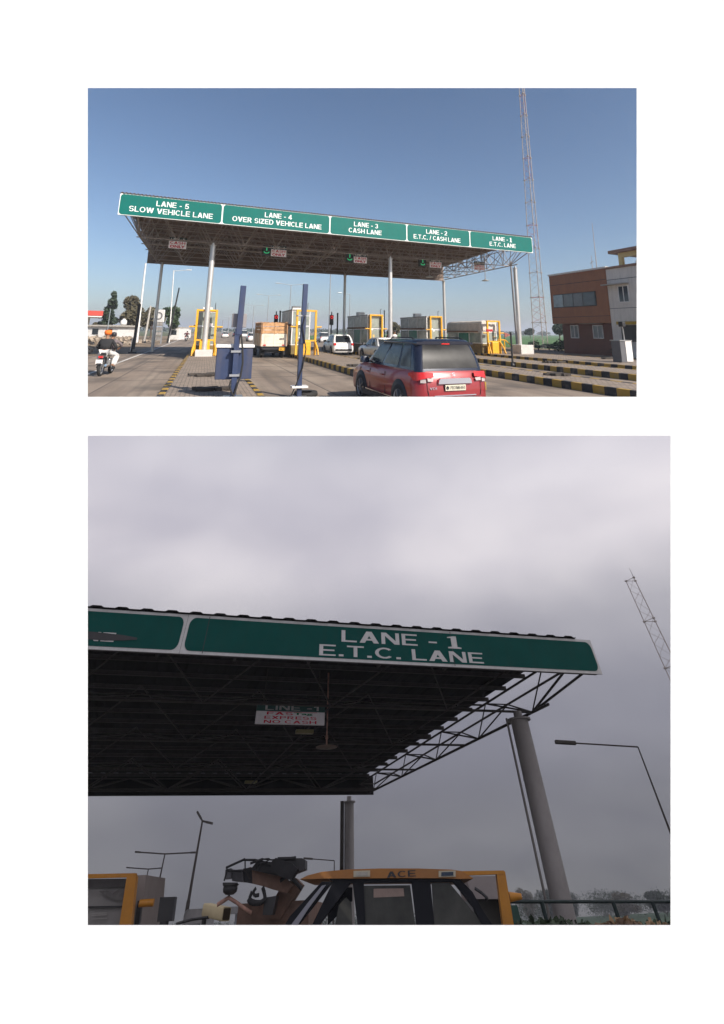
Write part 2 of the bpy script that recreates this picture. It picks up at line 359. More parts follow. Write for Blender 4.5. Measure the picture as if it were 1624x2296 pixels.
def stripe_mat(nm='kerb_stripes', ya=(.40,.24,.035), per=.84):
    m,n,b,tc=node_mat(nm,.7)
    sx=n.nodes.new('ShaderNodeSeparateXYZ'); n.links.new(tc.outputs['Object'],sx.inputs[0])
    d=n.nodes.new('ShaderNodeMath'); d.operation='DIVIDE'; d.inputs[1].default_value=per; n.links.new(sx.outputs[1],d.inputs[0])
    fr=n.nodes.new('ShaderNodeMath'); fr.operation='FRACT'; n.links.new(d.outputs[0],fr.inputs[0])
    g=n.nodes.new('ShaderNodeMath'); g.operation='GREATER_THAN'; g.inputs[1].default_value=.5; n.links.new(fr.outputs[0],g.inputs[0])
    c=mixc(n,g.outputs[0],ya,(.02,.02,.024))
    a=nz(n,tc,3,8); c=mixc(n,ramp(n,a,[(.5,(0,0,0)),(.75,(.6,.6,.6))]),c,(.24,.19,.14))
    n.links.new(c,b.inputs['Base Color']); bump(n,b,nz(n,tc,25,4),.3,.02); return m
def dirt_mat():
    m,n,b,tc=node_mat('dry_earth',.95)
    c=ramp(n,nz(n,tc,.25,10),[(.35,(.16,.115,.075)),(.5,(.24,.18,.12)),(.65,(.30,.235,.165))])
    c=mixc(n,.5,c,ramp(n,nz(n,tc,6,6),[(.35,(.15,.13,.11)),(.65,(.75,.7,.62))]),'OVERLAY')
    n.links.new(c,b.inputs['Base Color']); bump(n,b,nz(n,tc,8,8),.7,.1); return m
def field_mat(nm,a,b_,s=.05):
    m,n,b,tc=node_mat(nm,.95)
    mp=n.nodes.new('ShaderNodeMapping'); mp.inputs['Scale'].default_value=(.35,1,1); n.links.new(tc.outputs['Object'],mp.inputs[0])
    c=ramp(n,nz(n,tc,s,8,vec=mp.outputs[0]),[(.35,a),(.65,b_)]); n.links.new(c,b.inputs['Base Color'])
    bump(n,b,nz(n,tc,3,8),.6,.3); return m
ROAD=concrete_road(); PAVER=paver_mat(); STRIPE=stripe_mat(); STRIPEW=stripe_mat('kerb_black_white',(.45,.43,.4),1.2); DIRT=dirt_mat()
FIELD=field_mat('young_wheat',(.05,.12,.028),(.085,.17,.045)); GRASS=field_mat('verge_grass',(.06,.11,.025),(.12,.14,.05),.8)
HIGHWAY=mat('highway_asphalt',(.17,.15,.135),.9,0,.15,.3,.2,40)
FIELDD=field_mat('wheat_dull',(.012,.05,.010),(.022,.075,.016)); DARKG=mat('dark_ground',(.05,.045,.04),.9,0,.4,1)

def sheet(name, pts, m, label=None):
    o=MB().add(pts,[tuple(range(len(pts)))]).build(name,m); return tag(o,kind='structure')
Y0=9.75
def Ts(s,y,z): # point at across-coordinate s and world depth y
    t=(y-s*SA)/CA; return T(s,t,z)
sheet('ground',[(-2500,Y0,0),(2500,Y0,0),(2500,6000,0),(-2500,6000,0)],DIRT)
o=MB().add([(-9,-60,.006),(26.5,-60,.006),(26.5,75,.006),(-9,75,.006)],[(0,1,2,3)])
o.v=[Ts(-5.3,Y0+.01,.006),Ts(29,Y0+.01,.006),T(29,60,.006),T(14,95,.006),T(13,900,.006),T(-5.2,900,.006),T(-5.3,60,.006)]; o.f=[tuple(range(7))]
inv=(Matrix.Translation(T(0,0))@Matrix.Rotation(AL,4,'Z')).inverted()
o.v=[inv@v for v in o.v]; tag(o.build('road',ROAD,loc=T(0,0),rz=AL),kind='structure')
ap=MB().add([inv@Ts(-8.2,Y0+.01,.0045),inv@Ts(-5.29,Y0+.01,.0045),inv@T(-5.29,35.5,.0045),inv@T(-8.2,33,.0045)],[(0,1,2,3)])
tag(ap.build('road_shoulder',ROAD,loc=T(0,0),rz=AL),kind='structure')
sheet('field',[(26,52,.03),(2400,52,.03),(2400,5900,.03),(-160,5900,.03),T(18,110,.03)],FIELD)
sheet('farmland',[T(-30,140,.03),T(-9,140,.03),T(-14,5000,.03),(-2400,5000,.03),(-2400,200,.03)],field_mat('far_farmland',(.07,.10,.04),(.14,.13,.07)))
for nm,s0,w_,t1 in (('edge_line',-4.35,.14,200),('edge_line',-1.35,.1,60)):
    y=Y0+.02
    l=MB().add([inv@Ts(s0,y,.011),inv@Ts(s0+w_,y,.011),inv@T(s0+w_,t1,.011),inv@T(s0,t1,.011)],[(0,1,2,3)])
    if s0<-2: tag(l.build(nm,mat('road_marking',(.6,.58,.54),.8,0,.15,3,dirt=.6),loc=T(0,0),rz=AL),kind='structure')
# joints between the concrete bays
jm=MB()
for t in (17.5,22.5,33,38,43): 
    for a,b in ((-5.2,-1.1),(1.6,5.8),(8.9,11.5),(13.8,16.1)): jm.bb((a,t,.007),(b,t+.03,.010))
for s in (-2.9,3.7,14.9,20): jm.bb((s,11,.007),(s+.025,60,.0095))
tag(jm.build('pavement_joint',mat('joint_tar',(.06,.05,.045),.9,0,.2,5),loc=T(0,0),rz=AL),kind='structure')

def island(s0,s1,t1,y0,stripe=STRIPE,h=.25):
    w_=.16; z=h
    t0=lambda s:(y0-s*SA)/CA
    o=[(s0,t0(s0)),(s1,t0(s1)),(s1,t1),(s0,t1)]; i=[(s0+w_,t0(s0+w_)+w_),(s1-w_,t0(s1-w_)+w_),(s1-w_,t1-w_),(s0+w_,t1-w_)]
    vs=[(*p,0) for p in o]+[(*p,z) for p in o]+[(*p,z) for p in i]+[(*p,z-.05) for p in i]
    fs=[]
    for k in range(4):
        j=(k+1)%4; fs+= [(k,j,4+j,4+k),(4+k,4+j,8+j,8+k),(8+k,8+j,12+j,12+k)]
    kb=MB().add(vs,fs).build('kerb',stripe,loc=T(0,0),rz=AL,bevel=.02); tag(kb,kind='structure')
    tp=MB().add([(*p,z-.012) for p in i],[(0,1,2,3)]).build('traffic_island',PAVER,loc=T(0,0),rz=AL); tag(tp,kind='structure')
island(-.95,1.5,46,Y0+.1)
island(5.95,8.75,44,14.3)
island(11.6,13.5,44,Y0+.1)
island(16.35,18.9,44,Y0+.1)
island(20.95,26.2,46,Y0+.1)
# low black and white kerb by the plant bed and the paved yard before the office
k=MB().bb((27.5,40,0),(27.7,62,.3)); tag(k.build('bed_kerb',STRIPEW,loc=T(0,0),rz=AL),kind='structure')
kb=MB(); a=G1(1196,780); b=G1(1290,784); kb.bar(a+Vector((0,0,.2)),b+Vector((0,0,.2)),.3,.4); tag(kb.build('yard_kerb',stripe_mat('kerb_blocks',(.4,.38,.36),1.7)),kind='structure')

# worn dark drain slabs and bits of rubble on the islands
def slab(px,py,w_,l_,lab,z=.25):
    p=G1(px,py,z); random.seed(px)
    mb=MB()
    for k in range(9):
        c=Vector((random.uniform(-w_,w_)/2,random.uniform(-l_,l_)/2,.03+random.uniform(0,.02)))
        mb.box(c,(random.uniform(.25,.5)*w_,random.uniform(.25,.5)*l_,.05+random.uniform(0,.04)),R=(Matrix.Rotation(random.uniform(-.4,.4),3,'Z')@Matrix.Rotation(random.uniform(-.12,.12),3,'X')))
    o=mb.build('drain_slab',mat('wet_slab',(.05,.04,.032),.8,0,.4,6,.3),loc=p,rz=AL); tag(o,lab,'broken slab','broken drain slabs on the traffic islands')
slab(1249,841,.95,.6,'broken dark slab on the striped island nearest the bottom right corner')
slab(1246,813,1.3,.7,'broken dark slab on the middle striped island at the right')
slab(1372,804,1.4,.8,'broken dark slab on the farthest striped island, before the brown office')
slab(462,842,.9,.45,'dark sunken slab halfway along the paved island beside the blue box')
slab(480,874,1.0,.3,'dark crack of slabs near the front end of the paved island')
slab(797,821,.6,.4,'dark block lying on the island edge left of the red car')

# ------------------------------------------------------------------ toll canopy
def canopy(nm,lab,loc,rz,x0,x1,y1,zf,zt,zc,zb,chords,step,br,rm,tm,columns,pitch,amp,plinths=(),roofx=(0,0),zb2=None,colmat=STEEL,backh=None,zrear=None,taper=0):
    c=thing(nm,lab,'toll canopy',loc,rz)
    # corrugated roof sheet
    rx0,rx1=x0-roofx[0],x1-roofx[1]; n=int((rx1-rx0)/pitch); pitch=(rx1-rx0)/n; mb=MB(); top=[];
    ys=[-.12+(y1+.25)*i/6 for i in range(7)]
    prof=[]
    for i in range(n):
        xx=rx0+i*pitch
        for f,h in ((0,0),(.3,0),(.42,1),(.75,1),(.87,0)): prof.append((xx+f*pitch,h*amp))
    prof.append((rx0+n*pitch,0)); vs=[]
    for y in ys:
        zz=zt+.01+(zb-zt)*max(0,y)/y1
        vs+=[(x,y,zz+h) for x,h in prof]
    m=len(prof)
    mb.add(vs,[(k*m+i,k*m+i+1,(k+1)*m+i+1,(k+1)*m+i) for k in range(6) for i in range(m-1)]+[])
    r=mb.build('roof_sheet',rm,c); so_=r.modifiers.new('t','SOLIDIFY'); so_.thickness=.012
    # purlins under the sheet
    pm=MB(); y=.4
    while y<y1-.2:
        z=zt-.06+(zb-zt)*y/y1; pm.bb((rx0,y,z-.1),(rx1,y+.07,z)); y+=1.35
    pm.build('purlins',tm,c)
    # bottom-chord trusses with their V struts
    for ci,yc in enumerate(chords):
        zz=zc; t=MB(); t.tube((x0+.7,yc,zz),(x1-.35,yc,zz),br,6); k=x0+.9
        ytops=[max(.15,yc-step*.75),min(y1-.15,yc+step*.75)]
        for yt in ytops:
            zt2=zt-.18+(zb-zt)*yt/y1
            if ci==0 or yt>yc: t.tube((rx0+.1,yt,zt2),(rx1-.1,yt,zt2),br*.9,6)
        while k<x1-.2:
            for dx in (-step/2,step/2):
                for yt in ytops:
                    zt2=zt-.18+(zb-zt)*yt/y1
                    xx=min(max(k+dx,rx0+.05),x1-.05); t.tube((k,yc,zz),(xx,yt,zt2),br*.8,5)
            k+=step
        t.build('truss',tm,c)
    # side trusses closing the two ends
    for xs,xo in ((x0+.9,-.9),(x1-.35,.3)):
        t=MB(); t.tube((xs,chords[0]-1.0,zc),(xs,y1-.4,zc),br*1.2,6)
        ztop=lambda y: zt-.35+(zb-zt)*y/y1
        for off in (-.55,.35):
            t.tube((xs+off,0.1,ztop(0)),(xs+off,y1-.2,ztop(y1)),br,6)
        y=chords[0]; 
        t.tube((xs,y,zc),(xs+.1,.15,zf+.1),br,6); t.tube((xs,y,zc),(xs-.6,.15,zf+.1),br,6)
        while y<y1-.8:
            for d in (-step/2,step/2):
                yy=min(y1-.2,max(.1,y+d)); t.tube((xs,y,zc),(xs-.55,yy,ztop(yy)),br*.75,5); t.tube((xs,y,zc),(xs+.35,yy,ztop(yy)),br*.75,5)
                t.tube((xs-.55,yy,ztop(yy)),(xs+.35,yy,ztop(yy)),br*.6,5)
            y+=step
        t.build('side_truss',tm,c)
    # ties between the trusses
    t=MB(); k=x0+.9
    while k<x1: t.tube((k,chords[0],zc),(k,chords[-1],zc),br*.7,5); k+=step*2
    t.build('ties',tm,c)
    # front and rear fascia backing
    if taper:
        for ch in c.children:
            for v in ch.data.vertices: v.co.x-=taper*max(0,v.co.y/y1)*(v.co.x-x0)/(x1-x0)
    f=MB().bb((x0,.0,zf),(x1,.08,zt-.02)); 
    for i in range(int((x1-x0)/2.0)): f.bb((x0+1+2*i,.08,zf+.03),(x0+1.06+2*i,.5,zf+.09))
    f.build('fascia_frame',tm,c)
    bh=backh or (zb-.05)
    MB().bb((x0+(zb2 or 0),y1,zrear or zc-.02),(x1-taper,y1+.08,bh)).build('rear_fascia',rm,c)
    for (x,y,r,zz) in columns:
        m_=MB().tube((x,y,0),(x,y,zz-.18),r,20); m_.tube((x,y,zz-.2),(x,y,zz-.16),r*1.35,16); m_.tube((x,y,zz-.16),(x,y,zz),r*.5,10)
        for q in (2.2,4.6): m_.tube((x,y,q),(x,y,q+.025),r*1.03,20)
        m_.build('column',colmat,c)
    for (x,y,w_,h) in plinths: MB().bb((x-w_/2,y-w_/2,0),(x+w_/2,y+w_/2,h)).build('plinth',CONC if colmat!=STEEL else mat('white_concrete',(.55,.52,.48),.85,0,.12,3,.2),c,bevel=.02)
    return c
s_b=[sAt(*p,39.0)[0] for p in ((358,640),(773,660),(996,660),(1149,680))]
cols=[(.05,28.6-26.2,.165,7.4),(12.7,28.6-26.2,.15,7.4),(24.25,28.6-26.2,.16,7.4)]+[(s_b[i],39.0-26.2,r,7.4) for i,r in ((0,.12),(1,.13),(2,.15))]
canopy('toll_canopy','long steel toll canopy in sunlight with green lane boards, on round pale columns',T(0,26.2),AL,-5.17,24.03,13.6,8.12,9.40,7.4,9.0,[2.4,4.6,6.8,9.0,11.2,13.0],2.1,.034,ROOFB,TRUSS,cols,.2,.045,
       plinths=[(.05,2.2,1.0,.62),(24.25,2.2,1.25,.95)],backh=8.97)

# lane name boards, one per lane
def rrect(x0,z0,x1,z1,r,y,n=5):
    out=[]
    for cx,cz,a in ((x1-r,z1-r,0),(x0+r,z1-r,90),(x0+r,z0+r,180),(x1-r,z0+r,270)):
        for i in range(n+1):
            q=math.radians(a+90*i/n); out.append(Vector((cx+r*math.cos(q),y,cz+r*math.sin(q))))
    return out
def serif_one(par,c,w_,h,wm):
    x,y,z=c; a=w_/2; b=h/2
    pts=[(-a,-b),(a,-b),(a,-b*.80),(a*.42,-b*.72),(a*.42,b),(-.05*a,b),(-a*.95,b*.82),(-a*.95,b*.66),(-a*.42,b*.70),(-a*.42,-b*.72),(-a,-b*.80)]
    MB().prism([(x+p,y,z+q) for p,q in pts],(0,-.006,0)).build('numeral',wm,par)
def lane_board(lab,x0,x1,z0,z1,origin,rz,texts,gm,wm,Rr,H,bw=.09,rows=None):
    b=thing('lane_board',lab,'sign board',origin,rz,'green lane name boards along the canopy front')
    MB().bb((x0+.004,-.05,z0),(x1-.004,-.004,z1)).build('backing',wm,b)
    MB().prism(rrect(x0+bw,z0+bw*.8,x1-bw,z1-bw*.8,.16,-.062),(0,.011,0)).build('panel',gm,b)
    ca,sa=math.cos(rz),math.sin(rz); O=Vector(origin)
    def pl(px,py):
        r=rayd(Rr,px,py); o=Vector((0,0,H))-O; l=Vector((r.x*ca+r.y*sa,-r.x*sa+r.y*ca,r.z)); p=Vector((o.x*ca+o.y*sa,-o.x*sa+o.y*ca,o.z))
        k=(-.066-p.y)/l.y; return p+l*k
    for k,(s,a,b_,h) in enumerate(texts):
        A=pl(*a); B=pl(*b_); hh=abs((pl((a[0]+b_[0])/2,a[1]-h/2)-pl((a[0]+b_[0])/2,a[1]+h/2)).z); zc=(A.z+B.z)/2
        if rows: zc=z0+(z1-z0)*rows[k]; hh=min(hh,(z1-z0)*.25)
        if s=='LANE - 1':
            w_=abs(B.x-A.x); text('LANE -','lettering',wm,b,(A.x+w_*.40,-.064,zc),(1,0,0),(0,0,1),w_*.80,hh,.03,.006)
            serif_one(b,(B.x-w_*.055,-.064,zc),w_*.115,hh*1.1,wm); continue
        text(s,'lettering',wm,b,((A.x+B.x)/2,-.064,zc),(1,0,0),(0,0,1),abs(B.x-A.x),hh,.03,.006)
    return b
xs=[-5.17,.41,7.23,12.9,18.16,24.03]
tx=[[('LANE - 5',(351,456),(424,463),13),('SLOW VEHICLE LANE',(289,470),(477,488.5),13)],
    [('LANE - 4',(594,483),(655,488),11),('OVER SIZED VEHICLE LANE',(521,493.5),(721,514),11)],
    [('LANE - 3',(794,505.5),(848,510),10),('CASH LANE',(782,521),(856,528),10.5)],
    [('LANE - 2',(956,522),(1003,526),9.7),('E.T.C. / CASH LANE',(928,536.6),(1033,545),10)],
    [('LANE - 1',(1105,535),(1148,538),9.3),('E.T.C. LANE',(1098.5,550.7),(1157,554.5),9.7)]]
lb=['green board reading LANE - 5 SLOW VEHICLE LANE at the left end','green board reading LANE - 4 OVER SIZED VEHICLE LANE','green board reading LANE - 3 CASH LANE in the middle of the row',
    'green board reading LANE - 2 E.T.C. / CASH LANE','green board reading LANE - 1 E.T.C. LANE under blue sky beside lattice mast']
for i in range(5): lane_board(lb[i],xs[i],xs[i+1],8.12,9.38,T(0,26.2),AL,tx[i],SIGN,SIGW,R1,H1,.045,(.69,.33))

# small hanging lane status signs
def status(px0,px1,yh,yw,yb,line,rows,arrow,lab,t=29.6):
    s0,z1=sAt(px0,yh,t); s1,_=sAt(px1,yh,t); zm=sAt((px0+px1)/2,yw,t)[1]; z0=sAt((px0+px1)/2,yb,t)[1]; z1=sAt((px0+px1)/2,yh,t)[1]
    o=thing('lane_status_sign',lab,'hanging sign',T(s0,t),AL,'small hanging signs under the canopy'); w_=s1-s0
    MB().bb((0,0,z0),(w_,.06,zm-.003)).build('panel',PINKW,o); MB().bb((0.02,0.004,zm),(w_,.056,z1)).build('header',PANDK,o)
    for x in (.1,w_-.1): MB().tube((x,.03,z1),(x,.03,8.95),.015,6).build('hanger',TRUSS,o)
    text(line,'header_lettering',SIGW,o,(w_/2,-.004,(zm+z1)/2),(1,0,0),(0,0,1),w_*.78,(z1-zm)*.62,.03,.004)
    n=len(rows); hh=(zm-z0)/n
    for i,rw in enumerate(rows): text(rw,'lettering',REDT,o,(w_/2,-.006,zm-hh*(i+.5)),(1,0,0),(0,0,1),w_*.85,hh*.72,.04,.004)
    if arrow:
        b0=sAt(arrow[0],yh,t)[0]-s0; b1=sAt(arrow[1],yh,t)[0]-s0
        MB().bb((b0,.02,z0+.02),(b1,.22,z1-.02)).build('signal_box',BLACK,o)
        c=(b0+b1)/2; g=MB(); zc=(z0+z1)/2; g.bb((c-.03,.008,zc-.02),(c+.03,.016,zc+.27))
        for k in range(5):
            a=math.radians(200+35*k); a2=math.radians(235+35*k)
            if k<4: g.bar((c+.2*math.cos(a),.012,zc-.03+.17*math.sin(a)),(c+.2*math.cos(a2),.012,zc-.03+.17*math.sin(a2)),.05,.01,up=(0,1,0))
        g.build('arrow_light',LGRN,o)
status(380,420,532.5,540.5,557,'LINE -5',('CASH','ONLY'),None,'hanging sign reading LINE -5 CASH ONLY')
status(609,643,551.5,559.5,575,'LINE -4',('CASH','ONLY'),(590,608),'hanging LINE -4 sign, first from the left that has a green arrow box')
status(794,823,568,575.5,589.5,'LINE -3',('CASH','ONLY'),(777,793),'hanging LINE -3 sign with green arrow box, left of the middle front column')
status(964,990,581,587,600,'LINE -2',('CASH','ONLY'),(941,956),'hanging sign reading LINE -2 CASH ONLY with a dim arrow box')
status(1063,1087,586.5,593.5,605.5,'LINE -1',('EXPRESS','NO CASH'),None,'small hanging sign reading LINE -1 before the blue sky at the right end')
def pendant(px,py0,py1,t,lab):
    s,z1=sAt(px,py0,t); z0=sAt(px,py1,t)[1]; o=thing('pendant_lamp',lab,'hanging lamp',T(s,t),AL,'lamps hanging below the canopy')
    MB().tube((0,0,z0),(0,0,9),.028,8).build('rod',TRUSS,o)
    MB().lathe([(.06,z0+.1),(.1,z0+.04),(.3,z0-.02),(.32,z0-.06),(.05,z0-.07)],n=16).build('lamp_shade',STEEL,o)
pendant(963,590,620,30.5,'lamp on a rod beside the LINE -2 sign'); pendant(1087.5,605,628,30.5,'lamp on a rod beside the LINE -1 sign, before open sky')

# ------------------------------------------------------------------ toll booths and guard frames
def guard(lab,s,t,w_=1.15,h=2.95,group='yellow guard frames before the booths'):
    o=thing('guard_frame',lab,'guard frame',T(s,t,.24),AL,group); a=w_/2
    for x in (-a,a): MB().box((x,0,h/2),(.13,.13,h),).build('post',YEL,o,bevel=.01)
    MB().box((0,0,h-.06),(w_-.14,.12,.12)).build('top_rail',YEL,o,bevel=.01)
    MB().box((0,0,.95),(w_-.14,.1,.1)).build('middle_rail',YEL,o)
    MB().box((0,-.05,.45),(.62,.3,.9)).build('bumper',YEL,o,bevel=.04)
    for x in (-1,1):
        MB().path([(x*a,-.07,.85),(x*(a+.1),-.35,.4),(x*(a+.12),-.5,.02)],.06,8).build('brace',YEL,o)
        MB().tube((x*(a+.06),0,h*.62),(x*(a+.42),0,h*.62),.05,8).build('peg',YEL,o)
    return o
PVC=mat('booth_film_pale',(.42,.42,.38),.35,0,.3,2.5,spec=.5)
def booth(lab,s,t,w_,d,h,top=None,canvas=False,base=.6):
    o=thing('toll_booth',lab,'toll booth',T(s,t,.24),AL,'glazed toll booths on the islands'); a=w_/2
    MB().bb((-a,0,0),(a,d,base)).build('plinth',mat('booth_stripes_base',(.2,.14,.05),.7,0,.5,2),o)
    fr=MB()
    for x in (-a,a):
        for y in (0,d/3,2*d/3,d): fr.box((x,y,base+(h-base)/2),(.07,.07,h-base))
    for z in (base+.04,base+(h-base)*.55,h-.04):
        for x in (-a,a): fr.bb((x-.03,0,z-.03),(x+.03,d,z+.03))
        for y in (0,d): fr.bb((-a,y-.03,z-.03),(a,y+.03,z+.03))
    fr.build('cabin_frame',WHITEP,o)
    for x in (-a,a):
        for k in range(3):
            m_= GREENF if k==1 else GLASSG
            MB().bb((x-.012,d*k/3+.04,base+.08),(x+.012,d*(k+1)/3-.04,base+(h-base)*.52)).build('window' ,m_,o)
            MB().bb((x-.012,d*k/3+.04,base+(h-base)*.58),(x+.012,d*(k+1)/3-.04,h-.08)).build('upper_panel',CANVAS if canvas else PVC,o)
    MB().bb((-a+.05,-.012,base+.08),(a-.05,.012,base+(h-base)*.52)).build('front_window',GLASSG,o)
    MB().bb((-a+.05,-.012,base+(h-base)*.58),(a-.05,.012,h-.08)).build('front_upper_window',CANVAS if canvas else GLASSG,o)
    MB().bb((-a-.02,d*.06,base+(h-base)*.55),(-a-.16,d*.97,base+(h-base)*.6)).build('guard_rail',mat('rail_rusty',(.16,.07,.035),.8,0,.3,6),o)
    random.seed(int(s*10))
    for k in range(3):
        x=random.uniform(-a+.2,a-.3); z=random.uniform(base+.25,h-.6); MB().bb((x,-.02,z),(x+random.uniform(.12,.28),-.013,z+random.uniform(.12,.3))).build('notice',random.choice([SIGW,CREAM,PINKW]),o)
    if not canvas:
        y_=d*random.uniform(.3,.7); MB().bb((-.3,y_,h+.095),(.35,y_+.45,h+.42)).build('air_unit',WHITEP,o,bevel=.02)
        MB().path([(a*.8,.2,h+.09),(a*.8,.2,h+.5),(a*.8,.02,h+.55)],.02,6).build('camera_arm',BLACK,o)
    if canvas:
        c=MB(); n=14; mm=9; vs=[]
        def cz(x,y): return h+.1+.14*math.sin(PI*x)*.9+.04*noise.noise(Vector((x*5,y*3,2)))
        prof=[(-.06,-.85),(-.05,-.5),(-.03,-.15),(0,.02),(.1,.1),(.3,.15),(.5,.17),(.7,.15),(.9,.1),(1,.02),(1.03,-.15),(1.05,-.5),(1.06,-.85)]
        for j in range(n):
            y=-.1+(d+.2)*j/(n-1)
            for i,(u,z) in enumerate(prof):
                q=noise.noise(Vector((u*4,y*2.2,z*5)))*.06
                vs.append((-a+w_*u+q,y,h+z+(q*.7)))
        m=len(prof); c.add(vs,[(j*m+i,j*m+i+1,(j+1)*m+i+1,(j+1)*m+i) for j in range(n-1) for i in range(m-1)],True)
        # front apron
        vs=[]
        for i in range(9):
            for k in range(6):
                q=.05*noise.noise(Vector((i*.9,k*.8,5))); vs.append((-a+w_*i/8,-.11+q,h+.14-.16*k))
        c.add(vs,[(i*6+k,(i+1)*6+k,(i+1)*6+k+1,i*6+k+1) for i in range(8) for k in range(5)],True)
        c.build('tarpaulin',CANVAS,o)
    else: MB().bb((-a-.06,-.08,h),(a+.06,d+.08,h+.09)).build('roof',mat('booth_roof',(.35,.33,.3),.6,0,.15,3),o)
    return o
B=booth('glazed booth behind the yellow guard frame on the paved island at the left',.05,29.4,1.2,4.5,2.75)
guard('yellow guard frame behind the left front column of the canopy',.05,28.75,1.15,2.85)
sb,_=sAt(655,760,29.6); booth('grey booth between the wooden-sided truck and the yellow guard frame',6.35,29.9,1.25,4.2,3.0)
sg,_=sAt(686,760,28.6); guard('yellow guard frame right of the wooden-sided truck',sg,28.6,1.3,3.0)
s3,_=sAt(843,740,31.6); booth('booth with a green window left of the middle front column',s3,31.7,1.3,5,2.85); guard('yellow guard frame on the booth just left of the middle front column',s3,31.5,1.0,2.95)
s2,_=sAt(977,740,31.6); booth('booth with a green window behind the red car roof, right of the middle column',s2-.1,31.7,1.35,5,2.85); guard('yellow guard frame on the booth at the second column from the right',s2,31.5,1.05,2.95)
s1,_=sAt(1102,760,29.0); booth('booth covered with a pale tarpaulin at the right end',s1,29.3,1.45,5,2.45,canvas=True,base=.75); g=guard('yellow guard frame with a red lamp before the tarpaulin-covered booth',s1+.1,28.8,1.15,2.6)
MB().bb((-.75,-.12,1.72),(-.15,-.04,1.9)).build('red_lamp_bar',mat('red_bar',(.4,.02,.03),.4,0,0),g)
g=thing('hand_rail','low yellow handrail on the island right of the tarpaulin booth','railing',T(s1+1.5,29.2,.24),AL)
MB().path([(-.7,0,1.1),(.1,.1,1.05),(.9,.3,.55),(.95,.3,0)],.05,8).build('rail',YEL,g); MB().path([(.0,.1,1.02),(0,.1,0)],.05,8).build('post',YEL,g); MB().path([(-.65,0,1.1),(-.65,0,0)],.05,8).build('post',YEL,g)

# ------------------------------------------------------------------ boom barriers and traffic lights
def barrier(lab,base,cab,top):
    o=thing('boom_barrier',lab,'boom barrier',base,AL,'blue boom barriers raised at the kerb'); 
    MB().bar((0,0,0),(.0,0,1.6),.125,.12,up=(0,1,0)).build('post',BLUE,o,bevel=.008)
    MB().bar((.03,-.02,1.45),(.06,-.02,top),.135,.12,up=(0,1,0)).build('boom',BLUE,o,bevel=.008)
    MB().box((.0,0,.03),(.42,.36,.06)).build('base_plate',SILV,o)
    if cab:
        MB().bb((-.43,.1,.42),(.40,.42,1.14)).build('cabinet',BLUE,o,bevel=.012)
        MB().bb((-.46,.06,1.145),(.43,.46,1.22)).build('cabinet_lid',WHITEP,o,bevel=.015)
        for z in (.5,1.04): MB().bb((-.12,-.09,z),(.14,.1,z+.05)).build('clamp',SILV,o)
        MB().bb((-.14,.1,1.62),(.2,.2,1.95)).build('bracket_plate',mat('grey_plate',(.26,.24,.24),.5,.3,.1),o,bevel=.01)
        MB().path([(.08,-.1,1.45),(.13,-.12,1.15),(.16,-.12,.8),(.13,-.1,.5),(.08,-.1,.35),(.02,-.1,.1)],.022,8).build('cable',RUBBER,o)
        MB().path([(-.08,-.1,.42),(-.1,-.12,.3),(-.04,-.12,.15),(.02,-.1,.05)],.02,8).build('cable',RUBBER,o)
    else:
        MB().bb((-.14,-.08,2.2),(.2,.08,2.24)).build('clamp',SILV,o)
        MB().bb((-.22,-.14,.28),(.22,.14,.33)).build('clamp',WHITEP,o)
        MB().path([(.06,-.1,2.2),(.0,-.12,1.9),(.12,-.12,1.3),(.05,-.1,.8),(-.12,-.12,.35),(-.25,-.1,.05)],.016,8).build('cable',RUBBER,o)
    return o
barrier('raised blue boom barrier with a blue cabinet on the left paved island',G1(522,894,.24),True,2.62)
b=barrier('raised blue boom barrier without a cabinet, on the road left of the red car',G1(670,893,0),False,3.12)
o=MB()
for k in range(1):
    R_=.34; o.lathe([(R_-.16,.02+.13*k),(R_-.02,.0+.13*k),(R_,.065+.13*k),(R_-.02,.13+.13*k),(R_-.16,.11+.13*k)],c=(.02*k,0,0),n=24)
o=o.build('rubber_ring',RUBBER,loc=G1(678,892,0)+Vector((.05,.35,0))); tag(o,'black rubber ring around the foot of the right blue barrier','tyre')
def tlight(px,pyt,t,lab,h=3.0):
    s,zl=sAt(px,718,t); o=thing('traffic_light',lab,'traffic light',T(s,t,.24),AL,'red traffic lights on black posts')
    MB().tube((0,0,0),(0,0,zl+.5),.06,10,.045).build('pole',BLACK,o)
    MB().bb((-.16,-.1,zl-.65),(.16,.1,zl+.22)).build('housing',BLACK,o,bevel=.02)
    MB().lathe([(0,-.02),(.09,-.01),(.12,.02)],c=(0,-.11,zl+.02),M=Matrix.Rotation(PI/2,3,'X')).build('red_lamp',LRED,o)
    MB().lathe([(0,-.02),(.09,-.01),(.12,.02)],c=(0,-.11,zl-.32),M=Matrix.Rotation(PI/2,3,'X')).build('unlit_lamp',GLASS,o)
tlight(619,700,36,'traffic light showing red above the wooden-sided truck'); tlight(743.5,705,36,'traffic light showing red, left of the white hatchback roof')
def bpost(px,py0,py1,t,lab,r=.07,z=.24,lean=0):
    s,zt=sAt(px,py0,t); o=MB().tube((0,0,0),(lean,0,zt-z),r,10).lathe([(r*2.2,0),(r*2.2,.06),(r,.12)],n=12).lathe([(r*1.15,zt-z-.12),(r*1.25,zt-z),(.01,zt-z+.03)],c=(lean,0,0),n=10).build('barrier_post',BLACK,loc=T(s,t,z),rz=AL)
    tag(o,lab,'post','black barrier posts on the islands')
bpost(629,697,0,37,'taller black post between the red light and the grey booth'); bpost(636,712,0,39,'shorter black post just left of the grey booth'); bpost(757.5,702,0,36,'black post right of the red light by the white hatchback')
bpost(1145.5,745,820,17.9,'slim black post on the striped island beside the right column',.045)
